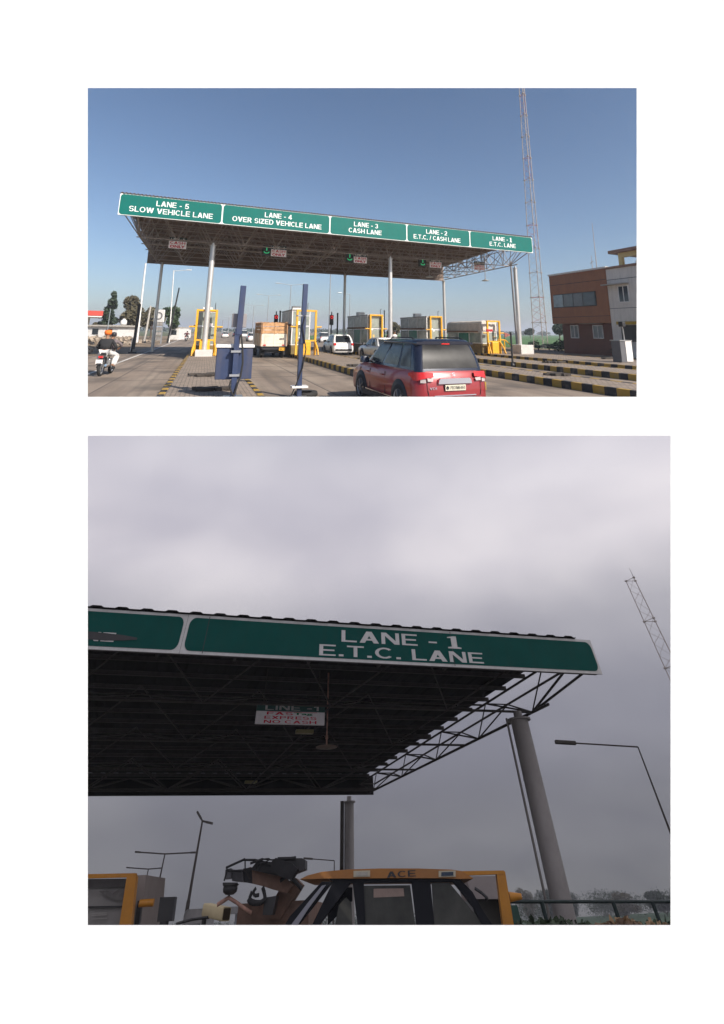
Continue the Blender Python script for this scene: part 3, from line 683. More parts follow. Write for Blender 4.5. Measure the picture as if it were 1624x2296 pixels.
bpost(862,696,0,38,'black post beside the booth right of the white hatchback',.05)
b1=G1(297,792); 
o=thing('boom_barrier','black raised boom barrier on the far left road edge','boom barrier',b1,AL)
MB().bb((-.28,-.2,0),(.28,.2,.12)).build('base_plate',BLACK,o); MB().tube((-.1,0,.1),(.05,0,1.75),.07,10).build('post',BLACK,o); MB().bar((.02,-.02,.3),(.1,-.02,3.75),.2,.12,up=(0,1,0)).build('boom',BLACK,o); MB().tube((-.16,0,.1),(-.12,0,1.2),.03,8).build('lever',WHITEP,o)

# ------------------------------------------------------------------ vehicles
def rloop(hx,y0,y1,z,r,n=4,crown=0):
    out=[]
    r=min(r,hx*.95,(y1-y0)*.45)
    for cx,cy,a in ((hx-r,y1-r,0),(-hx+r,y1-r,90),(-hx+r,y0+r,180),(hx-r,y0+r,270)):
        for i in range(n+1):
            q=math.radians(a+90*i/n); out.append(Vector((cx+r*math.cos(q),cy+r*math.sin(q),z)))
    return out
def car(name,lab,loc,rz,L,W,H,belt,paint,roofm,style='hatch',detail=1,plate=None,group=None,lamps=LAMPR):
    o=thing(name,lab,'car',loc,rz,group); h=L/2; hx=W/2
    hood=belt-.12
    y_ws=h-L*(.27 if style!='sedan' else .29)          # windscreen base
    y_rb=-h+(.10 if style=='suv' else .16) if style!='sedan' else -h+.62*1.2
    lv=[(hx*.90,-h+.10,h-.12,.22,.22),(hx*.97,-h+.03,h-.03,.30,.24),(hx*.985,-h,h,.45,.26),(hx,-h+.01,h-.01,.6,.28),(hx*.995,-h+.03,h-.06,.74,.28)]
    if style=='sedan': lv+=[(hx*.97,-h+.07,h-.25,belt-.08,.28),(hx*.93,-h+.14,y_ws+.55,belt+.0,.25),(hx*.88,-h+.3,y_ws+.2,belt+.03,.22)]
    else: lv+=[(hx*.985,-h+.05,h-.18,belt-.18,.28),(hx*.96,-h+.09,h-.5,belt-.06,.26),(hx*.92,-h+.13,y_ws+.25,belt,.22)]
    MB().loft([rloop(a,b,c,z,r,5) for a,b,c,z,r in lv]).build('body',paint,o)
    gt=(.30 if style=='suv' else .42 if style=='hatch' else .62)
    g=[(hx*.91,y_rb+.02,y_ws+.15,belt-.02,.16),(hx*.87,y_rb+gt*.33,y_ws-.28,belt+(H-belt)*.4,.17),(hx*.80,y_rb+gt*.75,y_ws-.62,belt+(H-belt)*.8,.18),(hx*.76,y_rb+gt*.95,y_ws-.8,H-.06,.2)]
    gl=[rloop(a,b,c,z,r,5) for a,b,c,z,r in g]
    MB().loft(gl).build('cabin',roofm if style=='suv' else GLASS,o)
    rr=[rloop(a,b,c,z,r,5) for a,b,c,z,r in ((hx*.775,y_rb+gt*.86,y_ws-.72,H-.09,.2),(hx*.785,y_rb+gt*.80,y_ws-.72,H-.05,.2),(hx*.74,y_rb+gt*1.0,y_ws-.85,H-.005,.22),(hx*.55,y_rb+gt*1.3,y_ws-1.05,H+.015,.25))]
    MB().loft(rr).build('roof',roofm,o)
    def face(u0,u1,v0,v1,side,off=.006):   # patch on the cabin: side 'b' rear, 'l' left, 'r' right
        vs=[];N=6;M_=5
        for j in range(M_+1):
            v=v0+(v1-v0)*j/M_; k=min(2,int(v*3)); f=v*3-k; A,B=g[k],g[k+1]; q=[A[i]+(B[i]-A[i])*f for i in range(5)]
            for i in range(N+1):
                u=u0+(u1-u0)*i/N
                if side=='b': vs.append((u*(q[0]-q[4]*.55),q[1]-off,q[3]))
                else: vs.append(((q[0]+off)*(-1 if side=='l' else 1),q[1]+q[4]*.4+(q[2]-q[1]-q[4]*.8)*u,q[3]))
        return MB().add(vs,[(j*(N+1)+i,j*(N+1)+i+1,(j+1)*(N+1)+i+1,(j+1)*(N+1)+i) for j in range(M_) for i in range(N)],True)
    if style=='suv':
        face(-.93,.93,.08,.84,'b').build('rear_window',mat('dusty_rear_glass',(.03,.029,.028),.3,0,.6,1.5,spec=.14),o)
        for sd in 'lr':
            for u0,u1,vv in ((.08,.27,.78),(.31,.60,.86),(.64,.93,.86)): face(u0,u1,.1,vv,sd).build('side_window',mat('side_glass',(.05,.06,.06),.1,0,.6,1.2,spec=.6),o)
    else:
        face(-.95,.95,.12,.9,'b').build('rear_window',GLASS,o)
        pm=MB()
        for sd in 'lr':
            for u0,u1 in ((-.02,.10),(.44,.47),(.97,1.02)): m_=face(u0,u1,0,1,sd,.01); pm.add(m_.v,m_.f)
        for u0,u1 in ((-1.12,-.95),(.95,1.12)): m_=face(u0,u1,0,1,'b',.004); pm.add(m_.v,m_.f)
        if detail: pm.build('pillars',paint,o)
    # wheels and arches
    wy=(-h+L*.205,h-L*.215); wr=.325 if style!='suv' else .345
    ym=Matrix.Rotation(PI/2,3,'Y')
    for sx in (-1,1):
        for y in wy:
            MB().lathe([(0,.006),(wr+.06,.006),(wr+.075,-.05)],c=(sx*hx,y,wr+.03),n=24,M=Matrix.Rotation(sx*PI/2,3,'Y')).build('wheel_arch',BLACK,o)
            wh=MB().lathe([(0,-.2),(wr,-.18),(wr,-.02),(wr-.03,.01),(wr*.66,.012)],c=(sx*(hx+.006),y,wr),n=24,M=Matrix.Rotation(sx*PI/2,3,'Y')).build('wheel',RUBBER,o)
            rm=MB().lathe([(wr*.66,.012),(wr*.62,-.015),(wr*.2,-.03),(wr*.15,.0),(0,.0)],c=(sx*(hx+.008),y,wr),n=20,M=Matrix.Rotation(sx*PI/2,3,'Y'))
            for k in range(5):
                a=2*PI*k/5; rm.bar((sx*(hx+.012),y,wr),(sx*(hx+.012),y+wr*.62*math.cos(a),wr+wr*.62*math.sin(a)),.012,.05,up=(1,0,0))
            r_=rm.build('rim',SILV,wh)
        MB().box((sx*(hx-.02),0,.27),(.09,L*.5,.12)).build('sill',BLACK,o)
    if detail:
        for sx in (-1,1):
            MB().loft([rloop(.11,-.10,.10,z,.06) for z in (0,)]+[rloop(.12,-.09,.09,.08,.06),rloop(.09,-.07,.07,.15,.05)]).build('mirror',BLACK if style!='suv' else DKBLUE,o,loc=(sx*(hx+.08),y_ws-.25,belt+.02))
            MB().box((sx*(hx-.03),y_ws-.25,belt+.04),(.16,.05,.04)).build('mirror_arm',BLACK,o)
            # seams and handles
            for y in (-.42,.52,1.2 if L>3.9 else 1.05): MB().bar((sx*(hx-.004),y,.35),(sx*(hx-.012),y,belt-.12),.012,.008,up=(0,1,0)).build('door_seam',BLACK,o)
            for y in (-.25,.7): MB().box((sx*(hx+.006),y,belt-.2),(.03,.18,.035)).build('door_handle',paint,o,bevel=.01)
    yb=-h
    if style=='suv':
        for sx in (-1,1):
            # wrap-round lamps: red upper, clear lower inside
            vs=[];fs=[]
            P=[(.50,.0),(.66,.0),(.78,.02),(.86,.09),(.885,.25),(.89,.36)]
            top=[.985,1.0,1.0,.995,.985,.96]; bot=[.90,.885,.86,.83,.83,.86]
            for (x,y),t_,b_ in zip(P,top,bot): vs+=[(sx*(x+.005),yb+y+.035,t_-.02),(sx*(x+.005),yb+y+.008,b_-.02)]
            MB().add(vs,[(2*i,2*i+2,2*i+3,2*i+1) for i in range(5)],True).add([(v[0],v[1]+.03,v[2]) for v in vs],[(2*i,2*i+1,2*i+3,2*i+2) for i in range(5)]).build('tail_lamp',LAMPR,o)
            MB().add([(sx*.52,yb+.01,.855),(sx*.66,yb+.008,.865),(sx*.655,yb-.004,.80),(sx*.53,yb-.004,.795)],[(0,1,2,3)]).build('reversing_lamp',LAMPW,o)
            MB().add([(sx*.69,yb+.015,.84),(sx*.80,yb+.06,.84),(sx*.80,yb+.05,.77),(sx*.69,yb+.005,.77)],[(0,1,2,3)]).build('indicator_lamp',LAMPW,o)
        MB().loft([[Vector((x*s_,yb+dy,.80+z)) for x,z in ((-.42,-.055),(.42,-.055),(.40,.03),(.36,.055),(-.36,.055),(-.40,.03))] for dy,s_ in ((.03,1),(-.025,.98))]).build('chrome_bar',CHROME,o)
        MB().box((0,yb-.004,.665),(.52,.02,.125)).build('plate_recess',BLACK,o)
        pl_=MB().box((0,yb-.02,.665),(.50,.012,.115)).build('number_plate',mat('plate_cream',(.55,.5,.38),.5,0,.05),o)
        text('PB31M6465','plate_characters',BLACK,pl_,(.05,yb-.027,.665),(1,0,0),(0,0,1),.36,.062,.03,.002)
        MB().lathe([(0,0),(.035,0),(.035,.004)],c=(-.2,yb-.028,.665),n=14,M=Matrix.Rotation(PI/2,3,'X')).build('plate_emblem',BLACK,pl_)
        MB().box((0,yb-.012,.51),(1.02,.02,.02)).build('chrome_strip',CHROME,o)
        # tailgate seams
        sm=MB()
        for sx in (-1,1): sm.path([(sx*.66,yb+.034,.87),(sx*.655,yb-.002,.62),(sx*.63,yb-.003,.50),(sx*.56,yb+.0,.47)],.006,5)
        sm.tube((-.56,yb,.47),(.56,yb,.47),.006,5); sm.build('tailgate_seam',BLACK,o)
        MB().box((0,yb+.03,.33),(1.25,.06,.20)).build('lower_bumper',mat('bumper_dark',(.05,.045,.045),.7,0,.1),o,bevel=.03)
        text('S','emblem',CHROME,o,(0,yb+.052,.925),(1,0,0),(0,.15,1),.075,.075,.06,.012)
        text('VDI','badge',CHROME,o,(-.53,yb+.0,.66),(1,0,0),(0,0,1),.17,.045,.04,.006)
        MB().box((0,y_rb+gt*.80,H-.085),(.2,.03,.028)).build('brake_lamp',LAMPR,o)
        MB().loft([[Vector((x*hx*.80,y_rb+gt*.78+dy,H-.10+z)) for x,z in ((-1,0),(-.6,.0),(0,.0),(.6,.0),(1,0),(.97,.05),(.6,.065),(0,.07),(-.6,.065),(-.97,.05))] for dy in (0,.18)]).build('spoiler',roofm,o)
        MB().path([(.08,y_rb+.07,belt+.03),(-.1,y_rb+.06,belt+.035),(-.33,y_rb+.075,belt+.045)],.012,6).build('wiper',BLACK,o)
        for sx in (-1,1): MB().path([(sx*hx*.70,y_rb+.5,H-.0),(sx*hx*.70,y_rb+.6,H+.04),(sx*hx*.68,y_ws-1.2,H+.04),(sx*hx*.68,y_ws-1.1,H)],.016,6).build('roof_rail',BLACK,o)
        MB().bar((-hx-.004,-.9,.36),(-hx-.004,1.0,.36),.01,.02,up=(0,0,1)).build('side_moulding',CHROME,o)
    else:
        zl=belt-.12 if style=='hatch' else belt-.1
        for sx in (-1,1):
            MB().loft([rloop(.115,-.06,.06,z,.04) for z in (-.09,.0,.08)]).build('tail_lamp',lamps,o,loc=(sx*(hx-.155),yb+.10 if style=='hatch' else yb+.12,zl))
        if detail:
            MB().box((0,yb-.008,.66 if style=='hatch' else .7),(.5,.02,.12)).build('number_plate',WHITEP,o)
            MB().box((0,yb+.02,.42),(W*.78,.07,.15)).build('bumper_insert',BLACK,o,bevel=.03)
    return o
RC=Vector((2.0,9.30,0))+Vector((-math.sin(math.radians(21)),math.cos(math.radians(21)),0))*2.0
car('red_car','red compact SUV with a black roof, near the bottom centre',RC,math.radians(21),4.02,1.84,1.635,1.0,REDP,DKBLUE,'suv')
def stcar(name,lab,px,pyr,t,heading,**k):
    s,_=sAt(px,pyr,t); L=k['L']; rz=AL+heading; p=T(s,t); 
    return car(name,lab,p+Vector((-math.sin(rz),math.cos(rz),0))*(L/2),rz,**k)
stcar('white_hatchback','white hatchback queuing at the booth beyond the silver sedan',771,797,32.1,-.02,L=3.65,W=1.72,H=1.58,belt=.98,paint=CARW,roofm=CARW,style='hatch')
stcar('silver_sedan','silver sedan half hidden behind the red car',884,803,24.2,-.0,L=4.35,W=1.7,H=1.46,belt=.93,paint=CARS,roofm=CARS,style='sedan')
def farcar(px,py,lab,paint,name='far_car',H=1.5,st='hatch'):
    p=G1(px,py); car(name,lab,p+Vector((-SA,CA,0))*1.9,AL,3.8,1.7,H,.95,paint,paint,st,0,group='vehicles far down the road')
farcar(505,757,'tiny white hatchback far down the road left of the blue cabinet',CARW)
farcar(529,755,'tiny dark car far down the road between a white hatchback and the blue post',DKBLUE)
farcar(548,756,'small white van-like car far down the road behind the blue post',CARW,H=1.95)
farcar(567,766,'white car on the road directly left of the truck',CARW)
farcar(729,768,'pale car parked behind the white hatchback by the red light',CARW,H=1.7)

def truck():
    rz=math.radians(22); s,_=sAt(613,803,29.6); o=thing('wooden_sided_truck','small cream truck with tall wooden plank sides, seen from behind','truck',T(s,29.6),rz)
    WD=mat('planks_worn',(.48,.27,.13),.85,0,.35,5,.3,12,dirt=.3); CR=mat('cream_paint_worn',(.70,.62,.50),.6,0,.1,4,dirt=.35)
    W,L=1.72,2.9; a=W/2
    MB().bb((-a+.1,.1,.55),(a-.1,4.6,.72)).build('chassis',BLACK,o)
    tg=MB().bb((-a,0,.78),(a,.05,1.62))
    for z in (.98,1.2,1.42): tg.bb((-a+.05,-.015,z),(a-.05,0,z+.025))
    for x in (-a+.25,0,a-.25): tg.bb((x-.03,-.02,.8),(x+.03,0,1.6))
    tg.build('tailgate',CR,o)
    for sx in (-1,1):
        MB().bb((sx*a-.025,.05,.78),(sx*a+.025,L,1.62)).build('side_panel',CR,o)
        m=MB()
        for k in range(3): m.bb((sx*a-.02,.03,1.64+k*.25),(sx*a+.02,L,1.86+k*.25))
        for k in range(5): m.bb((sx*(a+.03)-.02,.05+k*(L-.1)/4,.8),(sx*(a+.03)+.02,.12+k*(L-.1)/4,2.42))
        m.build('plank_side',WD,o)
    m=MB()
    for k in range(3): m.bb((-a+.02,-.0,1.64+k*.24),(a-.02,.04,1.85+k*.24))
    for x in (-a+.05,0,a-.05): m.bb((x-.03,-.03,1.6),(x+.03,0,2.38))
    m.build('plank_tailboard',WD,o)
    random.seed(3); m=MB()
    for k in range(16): m.bar((random.uniform(-a,a),random.uniform(0,L),2.33),(random.uniform(-a,a),random.uniform(0,L),2.33+random.uniform(.02,.1)),.07,.04)
    m.build('loose_timber',WD,o)
    MB().bb((-a,.05,.72),(a,L,.79)).build('load_bed',BLACK,o)
    MB().bb((-a+.03,L+.1,.7),(a-.03,L+1.6,1.98)).build('cab',CARW,o,bevel=.08)
    MB().bb((-a+.15,L+.085,1.35),(a-.15,L+.1,1.8)).build('cab_rear_window',GLASS,o)
    for x in (-a+.22,a-.22): MB().box((x,-.02,.86),(.18,.03,.08)).build('tail_lamp',LAMPR,o)
    MB().box((0,-.03,.62),(1.5,.06,.1)).build('rear_bumper',BLACK,o)
    MB().box((.55,-.07,.6),(.42,.02,.2)).build('number_plate',YEL,o); text('HR 37','plate_characters',BLACK,o,(.55,-.082,.6),(1,0,0),(0,0,1),.34,.1,.02,.002)
    MB().bb((-.55,.2,.35),(.5,.5,.6)).build('spare_wheel_carrier',BLACK,o)
    for sx in (-1,1):
        for y in (.75,L+.9): MB().lathe([(0,-.11),(.34,-.1),(.35,0),(.34,.1),(.2,.11),(.1,.06),(0,.06)],c=(sx*(a-.16),y,.35),n=20,M=Matrix.Rotation(sx*PI/2,3,'Y')).build('wheel',RUBBER,o)
        MB().bb((sx*(a-.16)-.14,.3,.22),(sx*(a-.16)+.14,.32,.6)).build('mud_flap',RUBBER,o)
truck()

# ------------------------------------------------------------------ people and motorcycles
CL={k:mat('cloth_'+k,v,.85,0,.12,6) for k,v in dict(black=(.02,.02,.022),white=(.6,.58,.56),grey=(.16,.13,.13),orange=(.75,.16,.02),maroon=(.1,.03,.035),blue=(.05,.07,.14)).items()}
def person(lab,loc,rz,pose,top,bottom,hat=None,hair=True):
    o=thing('person',lab,'person',loc,rz)
    P=pose; V=Vector
    hip,chest,neck,head=V(P['hip']),V(P['chest']),V(P['neck']),V(P['head'])
    pts=[(hip,.12),(chest,.125),(neck,.055),(head-(V((0,0,.05))),.075),(head+V((0,0,.06)),.09)]; ed=[(0,1),(1,2),(2,3),(3,4)]
    cl=[(hip+V((0,0,-.03)),.2),(chest,.18),((neck+chest)/2+V((0,0,.05)),.10)]; ce=[(0,1),(1,2)]; tr=[(hip,.15)]; te=[]
    for sd in (-1,1):
        k='l' if sd<0 else 'r'; sh=chest+V((sd*.19,0,.10)); el=V(P['elbow_'+k]); ha=V(P['hand_'+k]); kn=V(P['knee_'+k]); an=V(P['ankle_'+k]); hp=hip+V((sd*.10,0,-.04)); toe=an+V(P.get('foot',(0,.17,-.04)))
        n=len(pts); pts+=[(sh,.06),(el,.042),(ha,.03)]; ed+=[(1,n),(n,n+1),(n+1,n+2)]
        n=len(pts); pts+=[(hp,.09),(kn,.06),(an,.042),(toe,.035)]; ed+=[(0,n),(n,n+1),(n+1,n+2),(n+2,n+3)]
        n=len(cl); cl+=[(sh,.078),(el,.062),(ha+(el-ha)*.2,.05)]; ce+=[(1,n),(n,n+1),(n+1,n+2)]
        n=len(tr); tr+=[(hp,.11),(kn,.085),(an+(kn-an)*.08,.07)]; te+=[(0,n),(n,n+1),(n+1,n+2)]
        f=(ha-el).normalized(); side=f.cross(V((0,0,1))).normalized()
        h=MB().tube(ha,ha+f*.09,.04,8,.036)
        for q in range(4): c=ha+f*.09+side*(.028*(q-1.5)/1.5); h.tube(c,c+f*(.035+.008*(q in(1,2)))+V((0,0,-.02)),.009,6); 
        h.tube(ha+f*.03-side*sd*.035,ha+f*.08-side*sd*.055,.01,6)
        h.build('hand',SKIN,o)
        MB().loft([rloop(.05,-.09,.18,z,.045) for z in (0,.05)]+[rloop(.035,-.07,.06,.10,.03)]).build('shoe',BLACK,o,loc=an+V((0,.0,-.09)))
    skinned('body',SKIN,pts,ed,o); skinned('jacket' if top in('black','grey') else 'shirt',CL[top],cl,ce,o); skinned('trousers',CL[bottom],tr,te,o)
    f=MB().lathe([(0,-.015),(.014,-.01),(.012,.012),(0,.02)],c=head+V((0,.1,0)),n=8)
    f.build('nose',SKIN,o)
    for sd in (-1,1): MB().lathe([(0,-.03),(.02,-.015),(.02,.015),(0,.03)],c=head+V((sd*.088,.0,0)),n=8).build('ear',SKIN,o)
    for sd in (-1,1): MB().lathe([(0,-.01),(.011,0),(0,.01)],c=head+V((sd*.035,.088,.03)),n=8).build('eye',BLACK,o)
    if hat: 
        m=MB().lathe([(.09,.0),(.125,.03),(.14,.08),(.13,.13),(.09,.17),(.04,.19),(0,.19)],c=head+V((0,-.01,.0)),n=14)
        for k in range(5): m.tube(head+V((-.12,-.02,.03+.028*k)),head+V((.12,-.02+.02*(k%2),.045+.028*k)),.03,8)
        m.build('turban',CL[hat],o)
    elif hair: MB().lathe([(.08,-.03),(.102,.02),(.105,.07),(.08,.125),(0,.15)],c=head+V((0,-.018,0)),n=14).build('hair',BLACK,o)
    return o
def moto(lab,loc,rz,plate=True):
    o=thing('motorcycle',lab,'motorcycle',loc,rz); RX=Matrix.Rotation(PI/2,3,'Y')
    for y in (-.64,.64):
        w_=MB().lathe([(.24,-.05),(.29,-.045),(.305,0),(.29,.045),(.24,.05)],c=(0,y,.305),n=22,M=RX).build('wheel',RUBBER,o)
        m=MB().lathe([(.24,-.03),(.22,0),(.24,.03)],c=(0,y,.305),n=22,M=RX)
        for k in range(8): m.tube((0,y,.305),(0,y+.23*math.cos(k*PI/4),.305+.23*math.sin(k*PI/4)),.008,4)
        m.build('rim',SILV,w_)
    MB().loft([[Vector((x*sx,y,z+dz)) for x,dz in ((-.12,0),(.12,0),(.10,.09),(-.10,.09))] for y,z,sx in ((-.62,.80,.7),(-.3,.76,1.1),(.12,.74,.8))]).build('seat',BLACK,o)
    MB().lathe([(0,-.26),(.09,-.2),(.13,0),(.11,.18),(0,.26)],c=(0,.30,.84),n=12,M=Matrix.Rotation(PI/2,3,'X')).build('fuel_tank',mat('tank_black',(.03,.03,.035),.25,0,0,coat=.5),o)
    MB().bb((-.13,-.12,.32),(.13,.26,.62)).build('engine',SILV,o,bevel=.03)
    m=MB()
    for sx in(-1,1): m.tube((sx*.09,.64,.305),(sx*.09,.42,.95),.022,8)
    m.tube((0,.4,.9),(0,-.2,.7),.03,8); m.tube((0,-.2,.7),(0,-.05,.3),.03,8).tube((-.1,-.64,.305),(-.1,-.05,.33),.02,6).tube((.1,-.64,.305),(.1,-.05,.33),.02,6)
    m.build('frame',BLACK,o)
    MB().path([(-.36,.3,1.04),(-.2,.4,1.0),(.2,.4,1.0),(.36,.3,1.04)],.015,8).build('handlebar',BLACK,o)
    MB().tube((.16,.2,.3),(.18,-.75,.42),.035,10,.05).build('exhaust',CHROME,o)
    MB().loft([[Vector((x,y,z)) for x,z in ((-.09,a),(.09,a),(.07,a+.02),(-.07,a+.02))] for y,a in ((-.5,.72),(-.82,.62),(-.97,.45))]).build('mudguard',BLACK,o)
    MB().box((0,-.80,.73),(.16,.06,.08)).build('tail_lamp',LAMPR,o); pl_=MB().box((0,-.93,.56),(.24,.015,.16)).build('number_plate',WHITEP,o)
    MB().box((0,.62,.9),(.16,.1,.16)).build('headlamp',LAMPW,o,bevel=.03)
    for sx in (-1,1): MB().path([(sx*.3,.33,1.03),(sx*.36,.33,1.2)],.008,5).box((sx*.38,.33,1.24),(.1,.03,.07)).build('mirror',BLACK,o)
    return o
mb_=G1(236,840); rzm=math.radians(14)
moto('motorcycle carrying two riders, nearest on the left lane',mb_,rzm)
pil=dict(hip=(0,-.38,.92),chest=(0,-.34,1.25),neck=(0,-.32,1.45),head=(.0,-.30,1.57),elbow_l=(-.34,-.26,1.08),elbow_r=(.34,-.26,1.08),hand_l=(-.22,-.02,.98),hand_r=(.22,-.02,.98),
  knee_l=(-.30,.0,.78),knee_r=(.30,.0,.78),ankle_l=(-.24,-.18,.36),ankle_r=(.24,-.18,.36))
drv=dict(hip=(.02,.0,.90),chest=(.05,.06,1.22),neck=(.06,.09,1.42),head=(.10,.11,1.53),elbow_l=(-.36,.2,1.15),elbow_r=(.42,.2,1.15),hand_l=(-.33,.27,1.05),hand_r=(.33,.27,1.05),
  knee_l=(-.27,.38,.72),knee_r=(.27,.38,.72),ankle_l=(-.2,.15,.30),ankle_r=(.2,.15,.30))
person('pillion rider in a black jacket, white trousers and orange turban',mb_,rzm,pil,'black','white','orange')
person('rider in a grey jacket steering the motorcycle, in front of the orange turban',mb_,rzm,drv,'grey','white')
p=G1(417,765); moto('far motorcycle on the left lane beyond the canopy',p,rzm); person('distant rider in dark clothes on the far motorcycle',p,rzm,drv,'maroon','black')
st=dict(hip=(0,0,.95),chest=(0,.0,1.25),neck=(0,.0,1.48),head=(0,.02,1.6),elbow_l=(-.27,-.02,1.12),elbow_r=(.27,-.02,1.12),hand_l=(-.26,.12,.92),hand_r=(.26,.12,.92),knee_l=(-.11,.03,.52),knee_r=(.11,.03,.52),ankle_l=(-.12,0,.09),ankle_r=(.12,0,.09))
person('man in dark maroon clothes standing behind the silver sedan',Y1(874,760,33)*Vector((1,1,0)).length*0+Vector((Y1(874,760,33).x,33,.24)),2.6,st,'maroon','black')
person('man in a white shirt standing beside the middle front column',Vector((Y1(885,760,33.3).x,33.3,.24)),-2.4,st,'white','grey')

# ------------------------------------------------------------------ trees
def leaves(mb,blobs,n,size,seed,flat=.8):
    random.seed(seed)
    tot=sum(b[1][0]*b[1][1]*b[1][2] for b in blobs)
    for c,r in blobs:
        k=int(n*r[0]*r[1]*r[2]/tot)
        for _ in range(k):
            while True:
                d=Vector((random.gauss(0,1),random.gauss(0,1),random.gauss(0,1)))
                if d.length>.01: break
            d.normalize(); q=random.random()**.45
            p=Vector(c)+Vector((d.x*r[0],d.y*r[1],d.z*r[2]))*q
            if noise.noise(p*(1.6/max(r)))<-.3: continue
            s=size*random.uniform(.5,1.4); a=Vector((random.uniform(-1,1),random.uniform(-1,1),random.uniform(-.6,.6))).normalized(); b=a.cross(Vector((random.uniform(-1,1),random.uniform(-1,1),random.uniform(-1,1)))).normalized()
            mb.add([p-a*s,p+b*s*.6,p+a*s,p-b*s*.6],[(0,1,2,3)])
def tree(name,lab,loc,h,wd,leafm,seed,shape='round',n=2600,group=None,size=None,trunk=.3,cat='tree'):
    random.seed(seed); o=thing(name,lab,cat,loc,0,group)
    t=MB(); th=h*trunk; r=h*.022; t.tube((0,0,-.1),(random.uniform(-.1,.1)*h*.1,0,th),r*1.4,9,r); blobs=[]
    if shape=='round':
        for k in range(9):
            a=random.uniform(0,2*PI); rr=random.uniform(.1,.33)*wd; z=random.uniform(trunk+.12,.86)*h
            c=(rr*math.cos(a),rr*math.sin(a),z); q=random.uniform(.16,.28)*wd; blobs.append((c,(q,q,q*.75*h/wd if h<wd*1.3 else q*.95)))
            t.tube((0,0,th*.8),c,r*.6,6,r*.15)
    elif shape=='tall':
        for k in range(11):
            f=k/10; z=(trunk*.5+f*(.98-trunk*.5))*h; q=wd*(.36-.22*abs(f-.35)*1.6)*random.uniform(.7,1.1); a=random.uniform(0,2*PI)
            c=(wd*.14*math.cos(a),wd*.14*math.sin(a),z); blobs.append((c,(max(q,.1*wd),max(q,.1*wd),h*.085))); t.tube((0,0,z*.8),c,r*.4,5,r*.1)
        t.tube((0,0,th),(0,0,h*.85),r,7,r*.2)
    t.build('trunk',BARK,o)
    m=MB(); leaves(m,blobs,n,size or wd*.035,seed); m.build('crown',leafm,o); return o
def treepx(name,lab,px,pyt,Y,wpx,leafm,seed,shape='round',n=2600,**k):
    p=Y1(px,pyt,Y); tree(name,lab,(p.x,p.y,0),p.z,wpx/F*Y,leafm,seed,shape,n,**k)
treepx('dark_tree','tall dark tree behind the white roadside building at the far left',252,659,85,38,LEAF1,1,'tall',6500,size=.32)
treepx('dark_tree','small dark tree on the far left, left of the tall one',236,690,88,22,LEAF1,12,'round',1400,size=.3)
treepx('bare_tree','wide brownish half-bare tree behind the leaning pole',306,666,84,66,LEAF2,2,'round',9500,size=.26,trunk=.25)
treepx('bare_tree','brownish tree behind the round-topped price sign',345,690,90,50,LEAF2,3,'round',6000,size=.28)
treepx('green_tree','green tree left of the dark leaning pole',387,684,80,40,LEAF3,4,'round',5000,size=.28)
treepx('bare_tree','low brownish tree under the red petrol station roof',222,722,95,32,LEAF2,14,'round',1500,size=.28)
treepx('bare_tree','brownish tree behind the booth right of the middle column',882,722,95,40,LEAF2,5,'round',2600,size=.25)
treepx('green_tree','far round tree in the field left of the lattice mast',1188,735,190,26,LEAF1,6,'round',1500,size=.55)
treepx('dark_tree','dark tree in the field just left of the brown office',1252,712,95,36,LEAF1,7,'round',3000,size=.32)
treepx('green_tree','small tree in the field between the tarpaulin booth and the mast',1030,738,170,22,LEAF1,8,'round',1000,size=.5)
treepx('sapling','thin sapling beside the right front column',1163,768,48,12,LEAF3,9,'round',500,size=.12)
# far-off wood along the horizon
random.seed(11); m=MB(); bl=[]
for k in range(170):
    px=random.choice([random.uniform(395,640),random.uniform(700,860),random.uniform(990,1240),random.uniform(197,420)]); Y=random.uniform(420,900); h=random.uniform(.6,1)*Y*.0085+1
    p=Y1(px,740,Y); bl.append(((p.x,p.y,h*.5),(h*random.uniform(.8,2.2),h*.8,h*.55)))
leaves(m,bl,9000,1.6,5); tag(m.build('far_wood',LEAF1),'hazy line of far-off trees along the horizon','wood',kind='stuff')
# shrubs by the yard
def shrub(lab,px,py,w_,h,seed,m_=LEAF3,n=500,name='shrub'):
    p=G1(px,py); o=thing(name,lab,'plant',p,0,'shrubs by the office yard'); m=MB(); 
    leaves(m,[((0,0,h*.5),(w_*.5,w_*.4,h*.5)),((w_*.2,0,h*.65),(w_*.3,w_*.3,h*.4)),((-w_*.25,0,h*.4),(w_*.3,w_*.3,h*.4))],n,.1,seed); m.build('foliage',m_,o)
    MB().tube((0,0,0),(0,0,h*.5),.03,6).build('stem',BARK,o)
def palm(lab,px,py,h,seed):
    p=G1(px,py); o=thing('palm_plant',lab,'plant',p,0); random.seed(seed); m=MB()
    for k in range(16):
        a=2*PI*k/16+random.uniform(-.2,.2); l=h*random.uniform(.7,1); pr=None
        pts=[Vector((math.cos(a)*l*u*.8,math.sin(a)*l*u*.8,h*.25+l*(1.0*u-.9*u*u)*random.uniform(.95,1.05))) for u in (0,.25,.5,.75,1)]
        sd=Vector((-math.sin(a),math.cos(a),0))
        for j in range(4):
            for q in (-1,1):
                for e in (0,.5):
                    b=pts[j].lerp(pts[j+1],e); m.add([b,b+(pts[j+1]-pts[j])*.3,b+sd*q*h*.16+(pts[j+1]-pts[j])*.5+Vector((0,0,-.08))],[(0,1,2)])
    m.build('fronds',LEAF3,o); MB().tube((0,0,0),(0,0,h*.3),.09,8,.06).build('trunk',BARK,o)
palm('low palm plant at the foot of the lattice mast',1232,785,1.5,1); palm('small palm plant left of the mast foot',1208,786,1.1,2)
